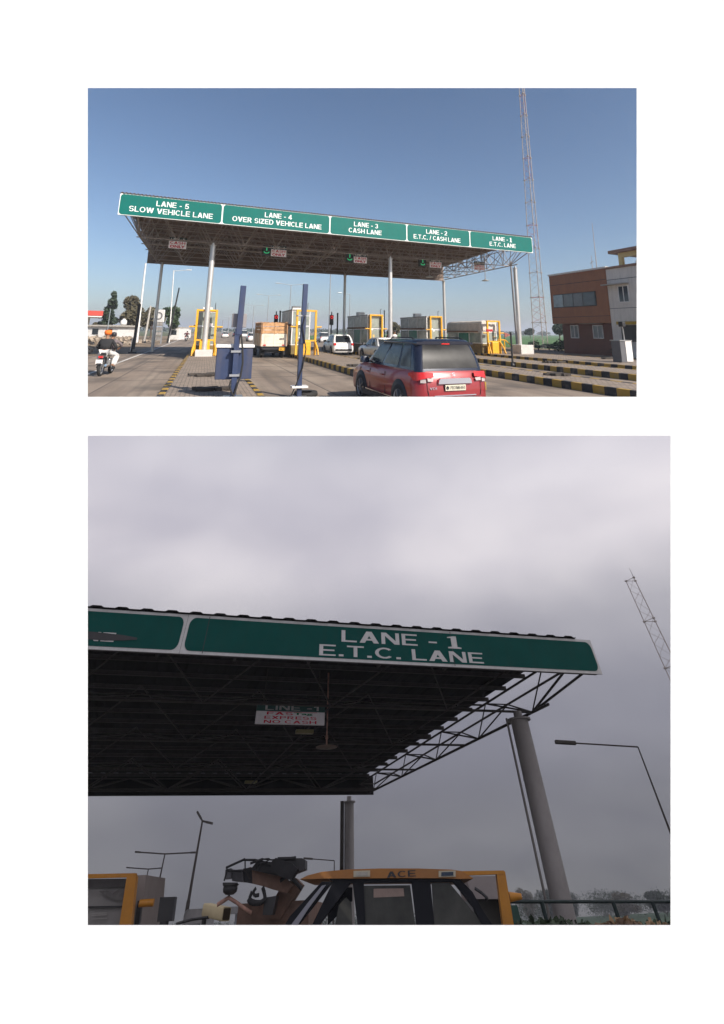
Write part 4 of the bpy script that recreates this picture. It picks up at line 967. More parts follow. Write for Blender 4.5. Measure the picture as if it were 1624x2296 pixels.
shrub('dark shrub behind the right column block',1198,780,1.6,1.0,3,LEAF1); shrub('shrub at the brown office wall, left of its right-hand window',1318,790,2.2,1.9,4,LEAF1,900); shrub('dark shrub at the foot of the pale office wall',1412,800,3.0,1.6,5,LEAF1,900)
shrub('shrub at the left corner of the brown office',1258,788,1.8,1.3,6,LEAF1,600)

# ------------------------------------------------------------------ lattice mast
def mast(lab,base,H,w0,w1,seg,br,m_=TRUSS,guys=False,rot=.3,red=()):
    o=thing('lattice_mast',lab,'mast',base,rot); n=round(H/seg); seg=H/n
    def P(k,i,u=0):
        z=(k+u)*seg; w_=w0+(w1-w0)*z/H; a=2*PI*i/3; return Vector((w_*.577*math.cos(a),w_*.577*math.sin(a),z))
    for i in range(3):
        l=MB()
        for k in range(n): l.tube(P(k,i),P(k+1,i),br,6); l.tube(P(k+1,i)-Vector((0,0,.06)),P(k+1,i)+Vector((0,0,.06)),br*3.0,6)
        l.build('leg',m_,o)
    for k in range(n):
        mm=MB()
        for i in range(3):
            j=(i+1)%3
            for q in range(4):
                a,b=(i,j) if q%2 else (j,i); mm.tube(P(k,a,q/4),P(k,b,(q+1)/4),br*.32,4)
            mm.tube(P(k+1,i),P(k+1,j),br*.5,4)
        mm.build('lattice_panel',mat('mast_red',(.35,.06,.05),.6,0,.2) if k%3==1 and red else m_,o)
    return o
p=Y1(1214,765,56); topz=Y1(1178,150,56).z
mast('tall lattice mast rising out of the top of the upper scene',(p.x,56,0),topz+2,1.75,.55,3.25,.05,red=(1,))

# ------------------------------------------------------------------ office building
A=Y1(1231,619,43); B_=Y1(1357,602,37.2); zt_=(A.z+B_.z)/2; zb_=Y1(1246,726,43).z
wd=Vector((B_.x-A.x,B_.y-A.y,0)); WL=wd.length; wang=math.atan2(wd.y,wd.x)
off=thing('office_building','two-storey office with brown cladding and a pale plastered wing at the right edge','building',(A.x,A.y,0),wang)
cw,sw=math.cos(wang),math.sin(wang)
def wall(px,py,depth=0):
    r=rayd(R1,px,py); o=Vector((-A.x,-A.y,H1)); l=Vector((r.x*cw+r.y*sw,-r.x*sw+r.y*cw,r.z)); p=Vector((o.x*cw+o.y*sw,-o.x*sw+o.y*cw,o.z)); k=(depth-p.y)/l.y; q=p+l*k; return q.x,q.z
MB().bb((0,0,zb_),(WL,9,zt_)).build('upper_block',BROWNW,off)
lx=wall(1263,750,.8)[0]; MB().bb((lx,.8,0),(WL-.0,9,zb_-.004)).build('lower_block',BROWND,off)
ux,uz=wall(1380,602); MB().bb((WL+.004,.05,0),(WL+14,9,zt_-.12)).build('plastered_wing',PLAST,off)
MB().bb((-.08,-.08,zt_+.002),(WL+.1,9,zt_+.16)).build('parapet',PLAST,off); MB().bb((WL+.11,-.06,zt_-.118),(WL+14,9,zt_+.08)).build('wing_parapet',mat('parapet_brown',(.25,.14,.09),.7,0,.1),off)
g_=MB()
for z in (zt_-1.0,zb_+.6): g_.bb((0,-.012,z),(WL,.0,z+.04))
for z in (zt_-1.1,(zt_+zb_)/2-1.2): g_.bb((WL+.02,.038,z),(WL+14,.05,z+.04))
g_.build('groove_line',BLACK,off)
WG=[mat('window_pale',(.22,.28,.30),.12,0,.3,1,spec=.8),mat('window_grey',(.10,.12,.13),.15,0,.3,1,spec=.8),mat('window_grey2',(.12,.13,.14),.2,0,.2,1,spec=.8),mat('window_navy',(.03,.04,.055),.1,0,.3,1,spec=.8)]
xa=[1241,1264,1286,1308,1336]; 
fr=MB(); x0,z1=wall(1241,661); x1,_=wall(1336,653); z0=wall(1241,691)[1]; fr.bb((x0,-.03,z0),(x1,-.006,z1)); fo=fr.build('window_band',BLACK,off)
for i in range(4):
    a=wall(xa[i],670)[0]+.05; b=wall(xa[i+1],670)[0]-.05; MB().bb((a,-.045,z0+.08),(b,-.031,z1-.08)).build('pane',WG[i],fo)
def win(px0,px1,py0,py1,dep,shade,open_=False,bars=True):
    a=wall(px0,py0,dep)[0]; b=wall(px1,py0,dep)[0]; z1=wall((px0+px1)/2,py0,dep)[1]; z0=wall((px0+px1)/2,py1,dep)[1]
    f=MB(); t=.07
    f.bb((a,dep-.05,z0),(a+t,dep-.004,z1)).bb((b-t,dep-.05,z0),(b,dep-.004,z1)).bb((a+t,dep-.05,z0),(b-t,dep-.004,z0+t)).bb((a+t,dep-.05,z1-t),(b-t,dep-.004,z1)).bb(((a+b)/2-.03,dep-.05,z0+t),((a+b)/2+.03,dep-.004,z1-t))
    fo=f.build('window',WHITEP,off); MB().bb((a+t,dep-.03,z0+t),(b-t,dep-.006,z1-t)).build('pane',WG[3 if not open_ else 1],fo)
    MB().bb((a-shade,dep-.55,z1+.12),(b+.08,dep-.004,z1+.2)).build('sunshade',CONC,off)
win(1279,1297,729,758,.8,.9,True); win(1329,1352,729,759,.8,1.0,True); win(1385,1409,640,678,.05,1.2)
a,z1=wall(1393,729,.05); b=wall(1424,729,.05)[0]; z0=wall(1408,766,.05)[1]
MB().bb((a,.0,z0),(b+.6,.045,z1)).build('doorway',BLACK,off); MB().bb((a-.2,-.25,z1+.05),(b+.6,.045,z1+.3)).build('lintel',mat('lintel_yellow',(.45,.28,.03),.6,0,.2,4),off)
tx0=wall(1388,590,3)[0]; st_=MB()
st_.bb((tx0,3,zt_+.1),(tx0+.35,3.35,zt_+1.75)); st_.bb((tx0+2.6,3.02,zt_+.1),(tx0+6,3.3,zt_+1.75)); st_.bb((tx0+.35,3.02,zt_+1.3),(tx0+2.6,3.3,zt_+1.75)); st_.bb((tx0,7,zt_+.1),(tx0+.35,7.35,zt_+1.75)); st_.build('stair_tower',CREAM,off)
MB().bb((tx0-.7,2.6,zt_+1.755),(tx0+7,8,zt_+2.05)).build('stair_roof',mat('slab_brown',(.22,.12,.08),.8,0,.1),off)
MB().tube((tx0+1.2,4.5,zt_),(tx0+1.2,4.5,zt_+1.0),.5,14).build('water_tank',WHITEP,off)
ax=wall(1339,603,3)[0]; MB().tube((ax,3,zt_),(ax-.0,3,zt_+5.3),.045,6,.02).build('aerial',TRUSS,off)
ax=wall(1329,603,3)[0]; MB().tube((ax,3,zt_),(ax,3,zt_+2.0),.04,6,.02).tube((ax-.2,3,zt_+1.2),(ax+.2,3,zt_+1.4),.03,5).build('aerial',TRUSS,off)
# small red stand before the office
p=G1(1300,791); o=thing('red_stand','red tiered flower stand before the brown office wall','stand',p,wang)
for z in (.7,1.35,1.75): MB().box((0,0,z),(1.5-.3*z,.5,.12)).build('shelf',mat('stand_red',(.45,.04,.02),.5,0,.1),o)
for x in (-.4,.4): MB().box((x,0,.9),(.06,.3,1.8)).build('leg',BLACK,o)
# grey roadside cabinet with a camera post
p=T(22.9,18.5,.24); o=thing('equipment_cabinet','grey steel cabinet with a white side at the right edge','cabinet',p,AL)
MB().bb((0,0,0),(.75,.6,1.22)).build('body',mat('cabinet_grey',(.12,.12,.13),.5,.2,.1),o,bevel=.02); MB().bb((.40,-.02,.05),(.9,.0,1.24)).build('door',WHITEP,o); MB().bb((-.04,-.04,1.22),(.95,.64,1.28)).build('lid',SILV,o)
MB().path([(.75,.3,1.28),(.72,.3,1.9),(.6,.25,2.15),(.45,.2,2.2)],.04,8).build('post',mat('post_grey',(.3,.3,.3),.4,.4,.1),o); MB().box((.45,.1,2.2),(.25,.3,.3)).build('camera_box',BLACK,o,bevel=.03)
# little flag on a stick
s,z=sAt(1131,745,31); o=thing('flag','small dull red and white flag on a stick behind the yellow handrail','flag',T(s,31,.24),AL); MB().tube((0,0,0),(0,0,z-.2),.02,6).build('pole',BLACK,o)
MB().add([(0,0,z-.24),(.8,.05,z-.45),(0,0,z-.7),(.0,.02,z-.7),(.8,.07,z-.45),(0,.02,z-.24)],[(0,1,2),(3,4,5)]).build('cloth',mat('flag_cloth',(.3,.1,.08),.8,0,.6,5),o)

# ------------------------------------------------------------------ left roadside
p=Y1(232,697,78); q=Y1(150,700,78); zt3=p.z; zb3=Y1(232,708,78).z
o=thing('petrol_station','red-edged petrol station canopy at the far left edge','petrol station',(p.x,78,0),math.radians(31))
MB().bb((-12,0,zb3),(0,9,zt3)).build('canopy',mat('station_red',(.5,.05,.03),.5,0,.1),o); MB().bb((-12,.1,zb3-.25),(-.1,8.9,zb3-.004)).build('soffit',WHITEP,o)
MB().lathe([(0,-.02),(.5,-.02),(.5,.02)],c=(-5.3,-.04,(zt3+zb3)/2),n=18,M=Matrix.Rotation(PI/2,3,'X')).build('emblem',mat('emblem_orange',(.7,.25,.05),.5,0,0),o)
for x in (-9,-2.5): MB().bb((x,4,0),(x+.5,4.5,zb3-.25)).build('pillar',WHITEP,o)
def house(name,lab,px0,px1,pyt,pyb,Y,dep,roofh=.25,over=.5,wm=WHITEP,doors=2):
    a=Y1(px0,pyt,Y); b=Y1(px1,pyt,Y); z=a.z; o=thing(name,lab,'building',(a.x,Y,0)); W=b.x-a.x
    MB().bb((0,0,0),(W,dep,z-roofh)).build('wall',wm,o); MB().bb((-over,-over,z-roofh+.003),(W+over,dep+over,z)).build('roof',CONC,o)
    for k in range(doors): x=W*(k+.6)/(doors+.2); MB().bb((x-.5,-.04,.1 if k%2 else .9),(x+.5,-.004,min(2.1,z-.6))).build('door' if k%2 else 'window',GLASS,o)
    return o
house('roadside_shop','low white roadside building with a flat overhanging slab at the far left',197,266,728,748,72,6)
o=house('roadside_shop','small bright white cabin right of the price sign',381,402,733,750,82,5,.15,.1,doors=1)
house('roadside_shop','farther white cabin with a green edge right of the bright one',404,414,737,748,100,4,.15,.1,doors=1)
s_=Y1(268,720,70); o=MB().lathe([(.0,0),(.45,0),(.5,.2),(.5,.7),(.2,.95),(.2,1.05),(0,1.05)],n=14).build('water_tank',WHITEP,loc=(s_.x-1.5,74,Y1(268,728,72).z)); tag(o,'white water tank on the flat roof at the far left','water tank')
def pole(lab,px0,py0,px1,py1,Y,r,m_=WHITEP,arm=None,name='utility_pole'):
    a=Y1(px0,py0,Y); b=Y1(px1,py1,Y); d=(a-b)/(a.z-b.z); b0=b-d*b.z; o=thing(name,lab,'pole',b0)
    MB().tube((0,0,0),a-b0,r*1.15,8,r*.8).build('shaft',m_,o)
    if arm: q=Y1(arm[0],arm[1],Y)-b0; MB().tube(a-b0-Vector((0,0,.1)),q,r*.5,6).build('arm',m_,o); MB().box(q,(.7,.25,.12)).build('lamp_head',m_,o)
pole('thin white pole under the left rear corner of the canopy',327,590,307,768,58,.13,WHITEP)
pole('short leaning concrete pole before the brownish tree',338,686,328,742,66,.16,CONC)
pole('slim lamp post with a long arm left of the left guard frame',390,606,380,755,62,.08,WHITEP,(424,605),'lamp_post')
pole('dark pole leaning right beside the green tree',402,645,379,752,60,.12,BLACK)
pole('thin grey pole just left of the right front column',1145,585,1160,771,43,.11,mat('pole_dull',(.25,.24,.24),.5,.3,.1))
pole('thin pole before the white building at the far left',248,692,240,748,68,.07,mat('pole_grey_blue',(.25,.28,.3),.6,.2,.1))
TH=mat('lamp_steel',(.33,.34,.36),.5,.4,.1)
def lamp2(px,pyt,Y,arms,lab):
    a=Y1(px,pyt,Y); o=thing('street_lamp',lab,'street lamp',(a.x,Y,0),AL,'street lamps down the road'); MB().tube((0,0,0),(0,0,a.z),.11*max(1,Y/80),8,.06*max(1,Y/80)).build('shaft',TH,o)
    for sx in arms:
        MB().tube((0,0,a.z-.1),(sx*2.0,0,a.z+.15),.045,6).build('arm',TH,o); MB().box((sx*2.3,0,a.z+.14),(.8,.28,.12)).build('lamp_head',SILV,o,bevel=.03)
for px,pyt,Y,arms,lab in [(653,638,72,(-1,1),'double-armed lamp post above the truck'),(742,600,58,(),'tall thin post rising left of the white hatchback, without arms'),(785,659,88,(-1,),'single-armed lamp post right of the dark column'),
    (603,662,95,(-1,1),'faint double-armed lamp post left of the truck'),(570,685,120,(-1,1),'faint lamp post between the blue posts, beyond the white car'),(531,706,170,(-1,1),'distant lamp post right above the far white cars'),
    (514,712,210,(-1,1),'very distant lamp post left of the blue cabinet post'),(500,717,260,(-1,1),'very distant lamp post nearest the left guard frame')]: lamp2(px,pyt,Y,arms,lab)
a=Y1(347,694,57); b=Y1(369,694,57); z0=Y1(360,722,57).z; o=thing('price_sign','tall white roadside sign with a grey ring emblem and price panels','sign',(a.x,57,0)); W=b.x-a.x
MB().bb((0,0,z0),(W,.3,a.z)).build('top_panel',WHITEP,o,bevel=.05); m=MB()
cx_,cz_=W/2,(z0+a.z)/2
for k in range(16): t0=2*PI*k/16; t1=2*PI*(k+1)/16; m.bar((cx_+W*.33*math.cos(t0),-.03,cz_+W*.33*math.sin(t0)),(cx_+W*.33*math.cos(t1),-.03,cz_+W*.33*math.sin(t1)),.14,.03,up=(0,1,0))
m.build('ring_emblem',mat('emblem_grey',(.15,.14,.14),.6,0,.1),o)
for k in range(4): MB().bb((.1,.02,z0-.62*(k+1)+.1),(W-.1,.25,z0-.62*k-.04)).build('price_panel',mat('panel_worn',(.28,.26,.24),.7,0,.5,2),o)
for x in (.02,W-.14): MB().bb((x,.05,0),(x+.12,.2,z0)).build('post',TH,o)
# earth bank with rubble, and grass
random.seed(21); nx,ny=60,8; vs=[]
for j in range(ny):
    for i in range(nx):
        u=i/(nx-1); v=j/(ny-1); t=41+44*u; s=-10.2-14*v+ .6*noise.noise(Vector((i*.5,j*.5,0)))
        q=T(s,t); vs.append((q.x,q.y,max(-.05,.75*math.sin(PI*min(1,v*1.4+.02))*(.6+.6*noise.noise(Vector((i*.4,j*.8,3)))+.3*noise.noise(Vector((i*1.3,j*2,9)))))))
o=MB().add(vs,[(j*nx+i,j*nx+i+1,(j+1)*nx+i+1,(j+1)*nx+i) for j in range(ny-1) for i in range(nx-1)],True).build('earth_bank',DIRT); tag(o,kind='structure')
m=MB()
for k in range(420):
    s=random.uniform(-23,-7.5); t=random.uniform(37,82); q=T(s,t,.25+random.uniform(0,.4)*(s<-10)); d=random.uniform(.12,.42)
    R_=Matrix.Rotation(random.uniform(0,6),3,Vector((random.random(),random.random(),random.random()+.1)).normalized()); m.box(q if s<-10 else T(s,t,.05),(d*1.4,d,d*.7),R=R_)
tag(m.build('rubble',mat('rubble_stone',(.30,.24,.18),.9,0,.4,1,.3)),'loose stones and broken bricks strewn over the left roadside bank','rubble',kind='stuff')
sheet('grass_patch',[T(-40,24,.02),T(-9.6,24,.02),T(-9.2,33,.02),T(-10.5,38,.02),T(-40,44,.02)],GRASS)
random.seed(4); m=MB()
for k in range(5000):
    s=random.uniform(-22,-9.4); t=random.uniform(26,40); q=T(s,t,.02); h=random.uniform(.08,.28); a=random.uniform(0,6); d=Vector((math.cos(a),math.sin(a),0))*.03
    m.add([q-d,q+d,q+Vector((random.uniform(-.08,.08),random.uniform(-.08,.08),h))],[(0,1,2)])
tag(m.build('grass',LEAF3),'green grass growing on the left verge','grass',kind='stuff')

# ================================================================== second place: the same kind of plaza under a heavy overcast
CUR=M2
# closed overcast sky shell round the second place (convex: behind the sheet, under the first ground)
def shell():
    camg=CAMPOS; inv2=M2.inverted()
    nA=Vector((0,-math.sin(math.radians(10.6)),-math.cos(math.radians(10.6))))   # inside is below this plane
    fwd=(PAGEM.to_3x3()@Vector((0,0,-1)))                                        # page normal, away from the camera
    planes=[(nA*-1,camg+nA*.0),(fwd*-1,camg+fwd*(D+.03))]
    P=camg+Vector((0,math.cos(math.radians(38)),-math.sin(math.radians(38))))*230; Rr=320
    bm=bmesh.new(); bmesh.ops.create_icosphere(bm,subdivisions=5,radius=Rr)
    for v in bm.verts: v.co=v.co+P
    for n,p in planes:
        g=bm.verts[:]+bm.edges[:]+bm.faces[:]
        r=bmesh.ops.bisect_plane(bm,geom=g,plane_co=p,plane_no=n,clear_outer=True)
        bmesh.ops.holes_fill(bm,edges=[e for e in bm.edges if e.is_boundary])
    # front face added to block the sun; open only where the sheet covers it
    Mi=PAGEM.inverted(); ext=(pg(-690,-120),pg(2340,2450)); cen=PAGEM
    for co,no in (((ext[0].x,0,0),(1,0,0)),((ext[1].x,0,0),(1,0,0)),((0,ext[1].y,0),(0,1,0))):
        ff=[f for f in bm.faces if all(abs((v.co-planes[1][1]).dot(fwd))<1e-3 for v in f.verts)]
        g=list({v for f in ff for v in f.verts})+list({e for f in ff for e in f.edges})+ff
        bmesh.ops.bisect_plane(bm,geom=g,plane_co=PAGEM@Vector(co),plane_no=PAGEM.to_3x3()@Vector(no))
    kill=[]
    for f in bm.faces:
        if all(abs((v.co-planes[1][1]).dot(fwd))<1e-3 for v in f.verts):
            c=Mi@f.calc_center_median()
            if ext[0].x<c.x<ext[1].x and c.y>ext[1].y: kill.append(f)
    bmesh.ops.delete(bm,geom=kill,context='FACES_ONLY')
    me=bpy.data.meshes.new('sky_overcast'); bm.to_mesh(me); bm.free()
    T2=Matrix.Translation((0,0,H2)); Mx=M2@T2; me.transform(Mx.inverted())
    m=bpy.data.materials.new('overcast_sky'); m.use_nodes=True; n=m.node_tree; n.nodes.clear()
    tc=n.nodes.new('ShaderNodeTexCoord'); nm=n.nodes.new('ShaderNodeVectorMath'); nm.operation='NORMALIZE'; n.links.new(tc.outputs['Object'],nm.inputs[0])
    sx=n.nodes.new('ShaderNodeSeparateXYZ'); n.links.new(nm.outputs[0],sx.inputs[0])
    # cloud deck: project the direction onto a high flat layer
    zz=n.nodes.new('ShaderNodeMath'); zz.operation='ADD'; zz.inputs[1].default_value=.42; n.links.new(sx.outputs[2],zz.inputs[0])
    dv=n.nodes.new('ShaderNodeCombineXYZ')
    for k in (0,1):
        q=n.nodes.new('ShaderNodeMath'); q.operation='DIVIDE'; n.links.new(sx.outputs[k],q.inputs[0]); n.links.new(zz.outputs[0],q.inputs[1]); n.links.new(q.outputs[0],dv.inputs[k])
    def noi(sc,det,dist,off):
        mp=n.nodes.new('ShaderNodeMapping'); mp.inputs['Location'].default_value=off; mp.inputs['Scale'].default_value=(.7,1.0,1); n.links.new(dv.outputs[0],mp.inputs[0])
        t=n.nodes.new('ShaderNodeTexNoise'); t.inputs['Scale'].default_value=sc; t.inputs['Detail'].default_value=det; t.inputs['Roughness'].default_value=.42; t.inputs['Distortion'].default_value=dist
        n.links.new(mp.outputs[0],t.inputs['Vector']); return t.outputs[0]
    c1=noi(1.5,3,.4,(1.7,.55,0)); c2=noi(3.6,3,.3,(5,1.2,3))
    c3=noi(9,6,.6,(2,7,1)); m0_=n.nodes.new('ShaderNodeMix'); m0_.inputs[0].default_value=.28; n.links.new(c2,m0_.inputs[2]); n.links.new(c3,m0_.inputs[3])
    mx=n.nodes.new('ShaderNodeMix'); mx.inputs[0].default_value=.38; n.links.new(c1,mx.inputs[2]); n.links.new(m0_.outputs[0],mx.inputs[3])
    # height profile: darker murk near the horizon, bright break halfway, softer above
    hp=n.nodes.new('ShaderNodeValToRGB'); e=hp.color_ramp.elements; st=[(0,(.165,.165,.17)),(.06,(.21,.21,.225)),(.15,(.28,.28,.32)),(.24,(.46,.45,.48)),(.36,(.76,.72,.755)),(.46,(.70,.67,.72)),(.56,(.57,.56,.62)),(.70,(.50,.50,.57))]
    while len(e)<len(st): e.new(.5)
    for i,(p_,c) in enumerate(st): e[i].position=p_; e[i].color=(*c,1)
    hp.color_ramp.interpolation='EASE'; n.links.new(sx.outputs[2],hp.inputs[0])
    cr=n.nodes.new('ShaderNodeValToRGB'); e=cr.color_ramp.elements; e[0].position=.40; e[0].color=(.76,.76,.81,1); e[1].position=.61; e[1].color=(1.16,1.15,1.13,1); n.links.new(mx.outputs[0],cr.inputs[0])
    mu=n.nodes.new('ShaderNodeMix'); mu.data_type='RGBA'; mu.blend_type='MULTIPLY'; mu.inputs[0].default_value=1; n.links.new(hp.outputs[0],mu.inputs[6]); n.links.new(cr.outputs[0],mu.inputs[7])
    em=n.nodes.new('ShaderNodeEmission'); em.inputs[1].default_value=.72; n.links.new(mu.outputs[2],em.inputs[0]); out=n.nodes.new('ShaderNodeOutputMaterial'); n.links.new(em.outputs[0],out.inputs[0])
    me.materials.append(m); o=bpy.data.objects.new('sky',me); COL.objects.link(o); o.matrix_world=Mx; tag(o,kind='structure')
shell()
# ground and field of the second place (kept inside the shell)
def clip_ground(name,z,y0,m,xr=400,yr=400,x0=-400):
    bm=bmesh.new(); vs=[bm.verts.new(p) for p in ((x0,y0,z),(xr,y0,z),(xr,yr,z),(x0,yr,z))]; bm.faces.new(vs)
    bm.transform(M2); fwd=(PAGEM.to_3x3()@Vector((0,0,-1)))
    bmesh.ops.bisect_plane(bm,geom=bm.verts[:]+bm.edges[:]+bm.faces[:],plane_co=CAMPOS+fwd*(D+.08),plane_no=-fwd,clear_outer=True)
    bm.transform(M2.inverted()); me=bpy.data.meshes.new(name); bm.to_mesh(me); bm.free(); me.materials.append(m)
    o=bpy.data.objects.new(name,me); COL.objects.link(o); o.matrix_world=M2; tag(o,kind='structure')
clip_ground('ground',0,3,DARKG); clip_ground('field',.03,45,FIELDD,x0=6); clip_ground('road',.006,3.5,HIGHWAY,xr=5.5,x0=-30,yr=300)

# canopy
ZC=6.0; fr_=Z2(1350,1513,6.2); fl_=Z2(197,1457,6.2); dv=Vector((fr_.x-fl_.x,fr_.y-fl_.y,0)); a2=math.atan2(dv.y,dv.x); O2=Vector((fr_.x,fr_.y,0)); c2,s2_=math.cos(a2),math.sin(a2)
def loc2(p): q=Vector(p)-O2; return Vector((q.x*c2+q.y*s2_,-q.x*s2_+q.y*c2,q.z))
def pl2(px,py,yl=0):   # ray meets the plane y = yl of the canopy frame
    r=rayd(R2,px,py); o=loc2((0,0,H2)); l=Vector((r.x*c2+r.y*s2_,-r.x*s2_+r.y*c2,r.z)); return o+l*((yl-o.y)/l.y)
bz=loc2(Z2(838,1782,5.96)); c1p=loc2(Z2(1160,1596,ZC)); c2p=loc2(Z2(783,1786,ZC))
Y2b=bz.y; ztop=(pl2(197,1363).z+pl2(1330,1437).z)/2
ch0=pl2(1145,1590,c1p.y)
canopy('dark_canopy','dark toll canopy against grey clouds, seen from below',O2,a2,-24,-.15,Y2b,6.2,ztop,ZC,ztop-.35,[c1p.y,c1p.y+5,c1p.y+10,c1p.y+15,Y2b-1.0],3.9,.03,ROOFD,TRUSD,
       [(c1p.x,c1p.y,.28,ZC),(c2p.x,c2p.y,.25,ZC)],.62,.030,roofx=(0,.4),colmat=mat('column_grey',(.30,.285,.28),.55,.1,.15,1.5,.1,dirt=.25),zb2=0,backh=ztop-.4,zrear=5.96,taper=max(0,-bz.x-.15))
# pipes beside the two columns
for (x,y,r,lab) in ((c1p.x,c1p.y,.035,'thin pipe running down the left side of the large near column'),(c2p.x,c2p.y,.10,'dark pipe beside the far grey column behind the cab')):
    q=O2+Vector((x*c2-y*s2_,x*s2_+y*c2,0)); k=.42 if r<.05 else .36
    o=MB().tube((0,0,0),(0,0,5.85),r,10).build('pipe',TRUSD if r>.05 else mat('pipe_grey',(.2,.19,.18),.6,.2,.1),loc=q+Vector((-k,-.1,0)),rz=a2); tag(o,lab,'pipe')
# boards of the second canopy
m0=pl2(412,1425).x; 
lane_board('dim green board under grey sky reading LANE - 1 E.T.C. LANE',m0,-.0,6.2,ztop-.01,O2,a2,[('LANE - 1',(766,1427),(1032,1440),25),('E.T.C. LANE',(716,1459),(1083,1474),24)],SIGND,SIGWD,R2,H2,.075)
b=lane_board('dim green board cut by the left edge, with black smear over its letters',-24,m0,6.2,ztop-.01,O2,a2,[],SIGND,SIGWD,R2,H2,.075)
x_,z_=pl2(230,1428).x,pl2(230,1430).z
text('C LANE','lettering',SIGWD,b,(pl2(160,1428).x,-.064,z_),(1,0,0),(0,0,1),pl2(262,1430).x-pl2(60,1430).x,.17,.03,.006)
sm=[(-1.35,.06),(-.9,.085),(-.3,.07),(.2,.05),(.62,.015),(.62,-.02),(.2,-.05),(-.3,-.07),(-.9,-.06),(-1.35,-.07)]
MB().prism([(pl2(262,1430).x+x*.8,-.078,z_+z+.0) for x,z in sm],(0,.006,0)).build('black_smear',BLACK,b)
# board joints
for px in (461,1009):
    q=pl2(px,1430); 
    o=MB().bb((q.x-m0*0-.008,-.0655,6.22),(q.x+.008,-.0625,ztop-.03)).build('board_joint',BLACK)
    o.parent=[t for t in bpy.data.objects if t.get('label','').startswith('dim green board under')][0]; o.matrix_local=Matrix.Identity(4)
# hanging sign LINE -1
ys=c1p.y+.5
def P2(px,py): return pl2(px,py,ys)
A=P2(574,1606); B=P2(728,1613); zt_s=P2(650,1579).z; zm_s=P2(650,1595.5).z; zb_s=P2(650,1624.5).z
q=O2+Vector((A.x*c2-ys*s2_,A.x*s2_+ys*c2,0)); W=B.x-A.x
o=thing('lane_status_sign','white and dark hanging sign reading LINE -1 EXPRESS NO CASH under the dark canopy','hanging sign',q,a2)
MB().bb((0,0,zb_s),(W,.06,zm_s-.003)).build('panel',mat('panel_dull_white',(.82,.79,.8),.5,0,.08,6),o); MB().bb((0,.004,zm_s),(W,.056,zt_s)).build('header',mat('header_green',(.015,.09,.075),.5,0,.1),o)
for x in (.2,W-.2): MB().tube((x,.03,zt_s),(x,.03,ztop-.1),.015,6).build('hanger',TRUSD,o)
text('LINE -1','header_lettering',SIGWD,o,(W*.52,-.004,(zt_s+zm_s)/2),(1,0,0),(0,0,1),W*.8,(zt_s-zm_s)*.7,.03,.004)
h3=(zm_s-zb_s)/3
text('FAS','lettering',REDT,o,(W*.34,-.006,zm_s-h3*.55),(1,.0,0),(0.0,0,1),W*.38,h3*.62,.03,.004)
text('Tag','lettering',mat('green_letters',(.02,.2,.08),.5,0,0),o,(W*.68,-.006,zm_s-h3*.6),(1,0,0),(0,0,1),W*.28,h3*.72,.03,.004)
MB().bb((W*.15,-.008,zm_s-h3*.2),(W*.88,-.002,zm_s-h3*.12)).build('flash_stripe',REDT,o)
text('EXPRESS','lettering',REDT,o,(W*.5,-.006,zm_s-h3*1.5),(1,0,0),(0,0,1),W*.76,h3*.68,.04,.004)
text('NO CASH','lettering',REDT,o,(W*.5,-.006,zm_s-h3*2.45),(1,0,0),(0,0,1),W*.76,h3*.68,.04,.004)
yp=ys+.2; a=pl2(735,1585,yp); b=pl2(731,1674,yp); q=O2+Vector((a.x*c2-yp*s2_,a.x*s2_+yp*c2,0)); o=thing('pendant_lamp','rusty pipe with a flat lamp hanging right of the LINE -1 EXPRESS sign','hanging lamp',q,a2)
RUST=mat('rusty_pipe',(.30,.17,.13),.8,0,.5,12); MB().tube((0,0,b.z),(0,0,ztop-.1),.026,8).build('pipe',RUST,o)
MB().tube((0,0,b.z+.15),(0,0,b.z+.22),.045,8).build('collar',RUST,o); MB().lathe([(.05,b.z+.02),(.33,b.z-.008),(.33,b.z-.018),(.05,b.z-.04)],n=16).build('lamp_shade',mat('shade_dull',(.2,.15,.12),.6,0,.2),o)
for px,py,yy,lab in ((683,1641,ys+2.5,'small yellowish light fixture below the LINE -1 EXPRESS sign'),(563,1754,Y2b-1.5,'small pale fixture near the rear edge of the dark canopy')):
    p=pl2(px,py,yy); q=O2+Vector((p.x*c2-yy*s2_,p.x*s2_+yy*c2,0)); o=thing('light_fixture',lab,'light fixture',q,a2)
    MB().bb((-.3,-.1,p.z-.04),(.3,.1,p.z+.04)).build('lamp_body',mat('fixture_yellow',(.30,.27,.12),.5,0,.1),o); MB().tube((0,0,p.z+.04),(0,0,ztop-.1),.015,6).build('hanger',TRUSD,o)

# street lamps, mast
def lampB(lab,px,py,Y,arms,r,thick=.09):
    a=Y2(px,py,Y); o=thing('street_lamp',lab,'street lamp',(a.x,Y,0),0,'dark street lamps under the clouds'); MB().tube((0,0,0),(0,0,a.z*.55),r,8,r*.8).build('shaft',TRUSD,o); MB().tube((0,0,a.z*.55),(0,0,a.z),r*.65,8,r*.4).build('upper_shaft',TRUSD,o)
    for (x,y) in arms:
        q=Y2(x,y,Y)-Vector((a.x,Y,0)); d=(q-Vector((0,0,a.z))).normalized()
        MB().tube((0,0,a.z),q,r*.32,6).build('arm',TRUSD,o); MB().bar(q-d*.12,q+d*(.62 if r<.1 else .34),.24*min(1,r/.09),.09,up=(0,0,1)).build('lamp_head',TRUSD,o,bevel=.02)
lampB('large lamp post with a long arm at the right edge, beyond the near column',1431,1675,24,[(1284,1666)],.062)
lampB('tall lamp post with two short arms left of the crane hook',454,1841,46,[(449,1832),(466,1844)],.14)
lampB('double-armed lamp post rising behind the black panel',370,1915,62,[(312,1911),(430,1912)],.13)
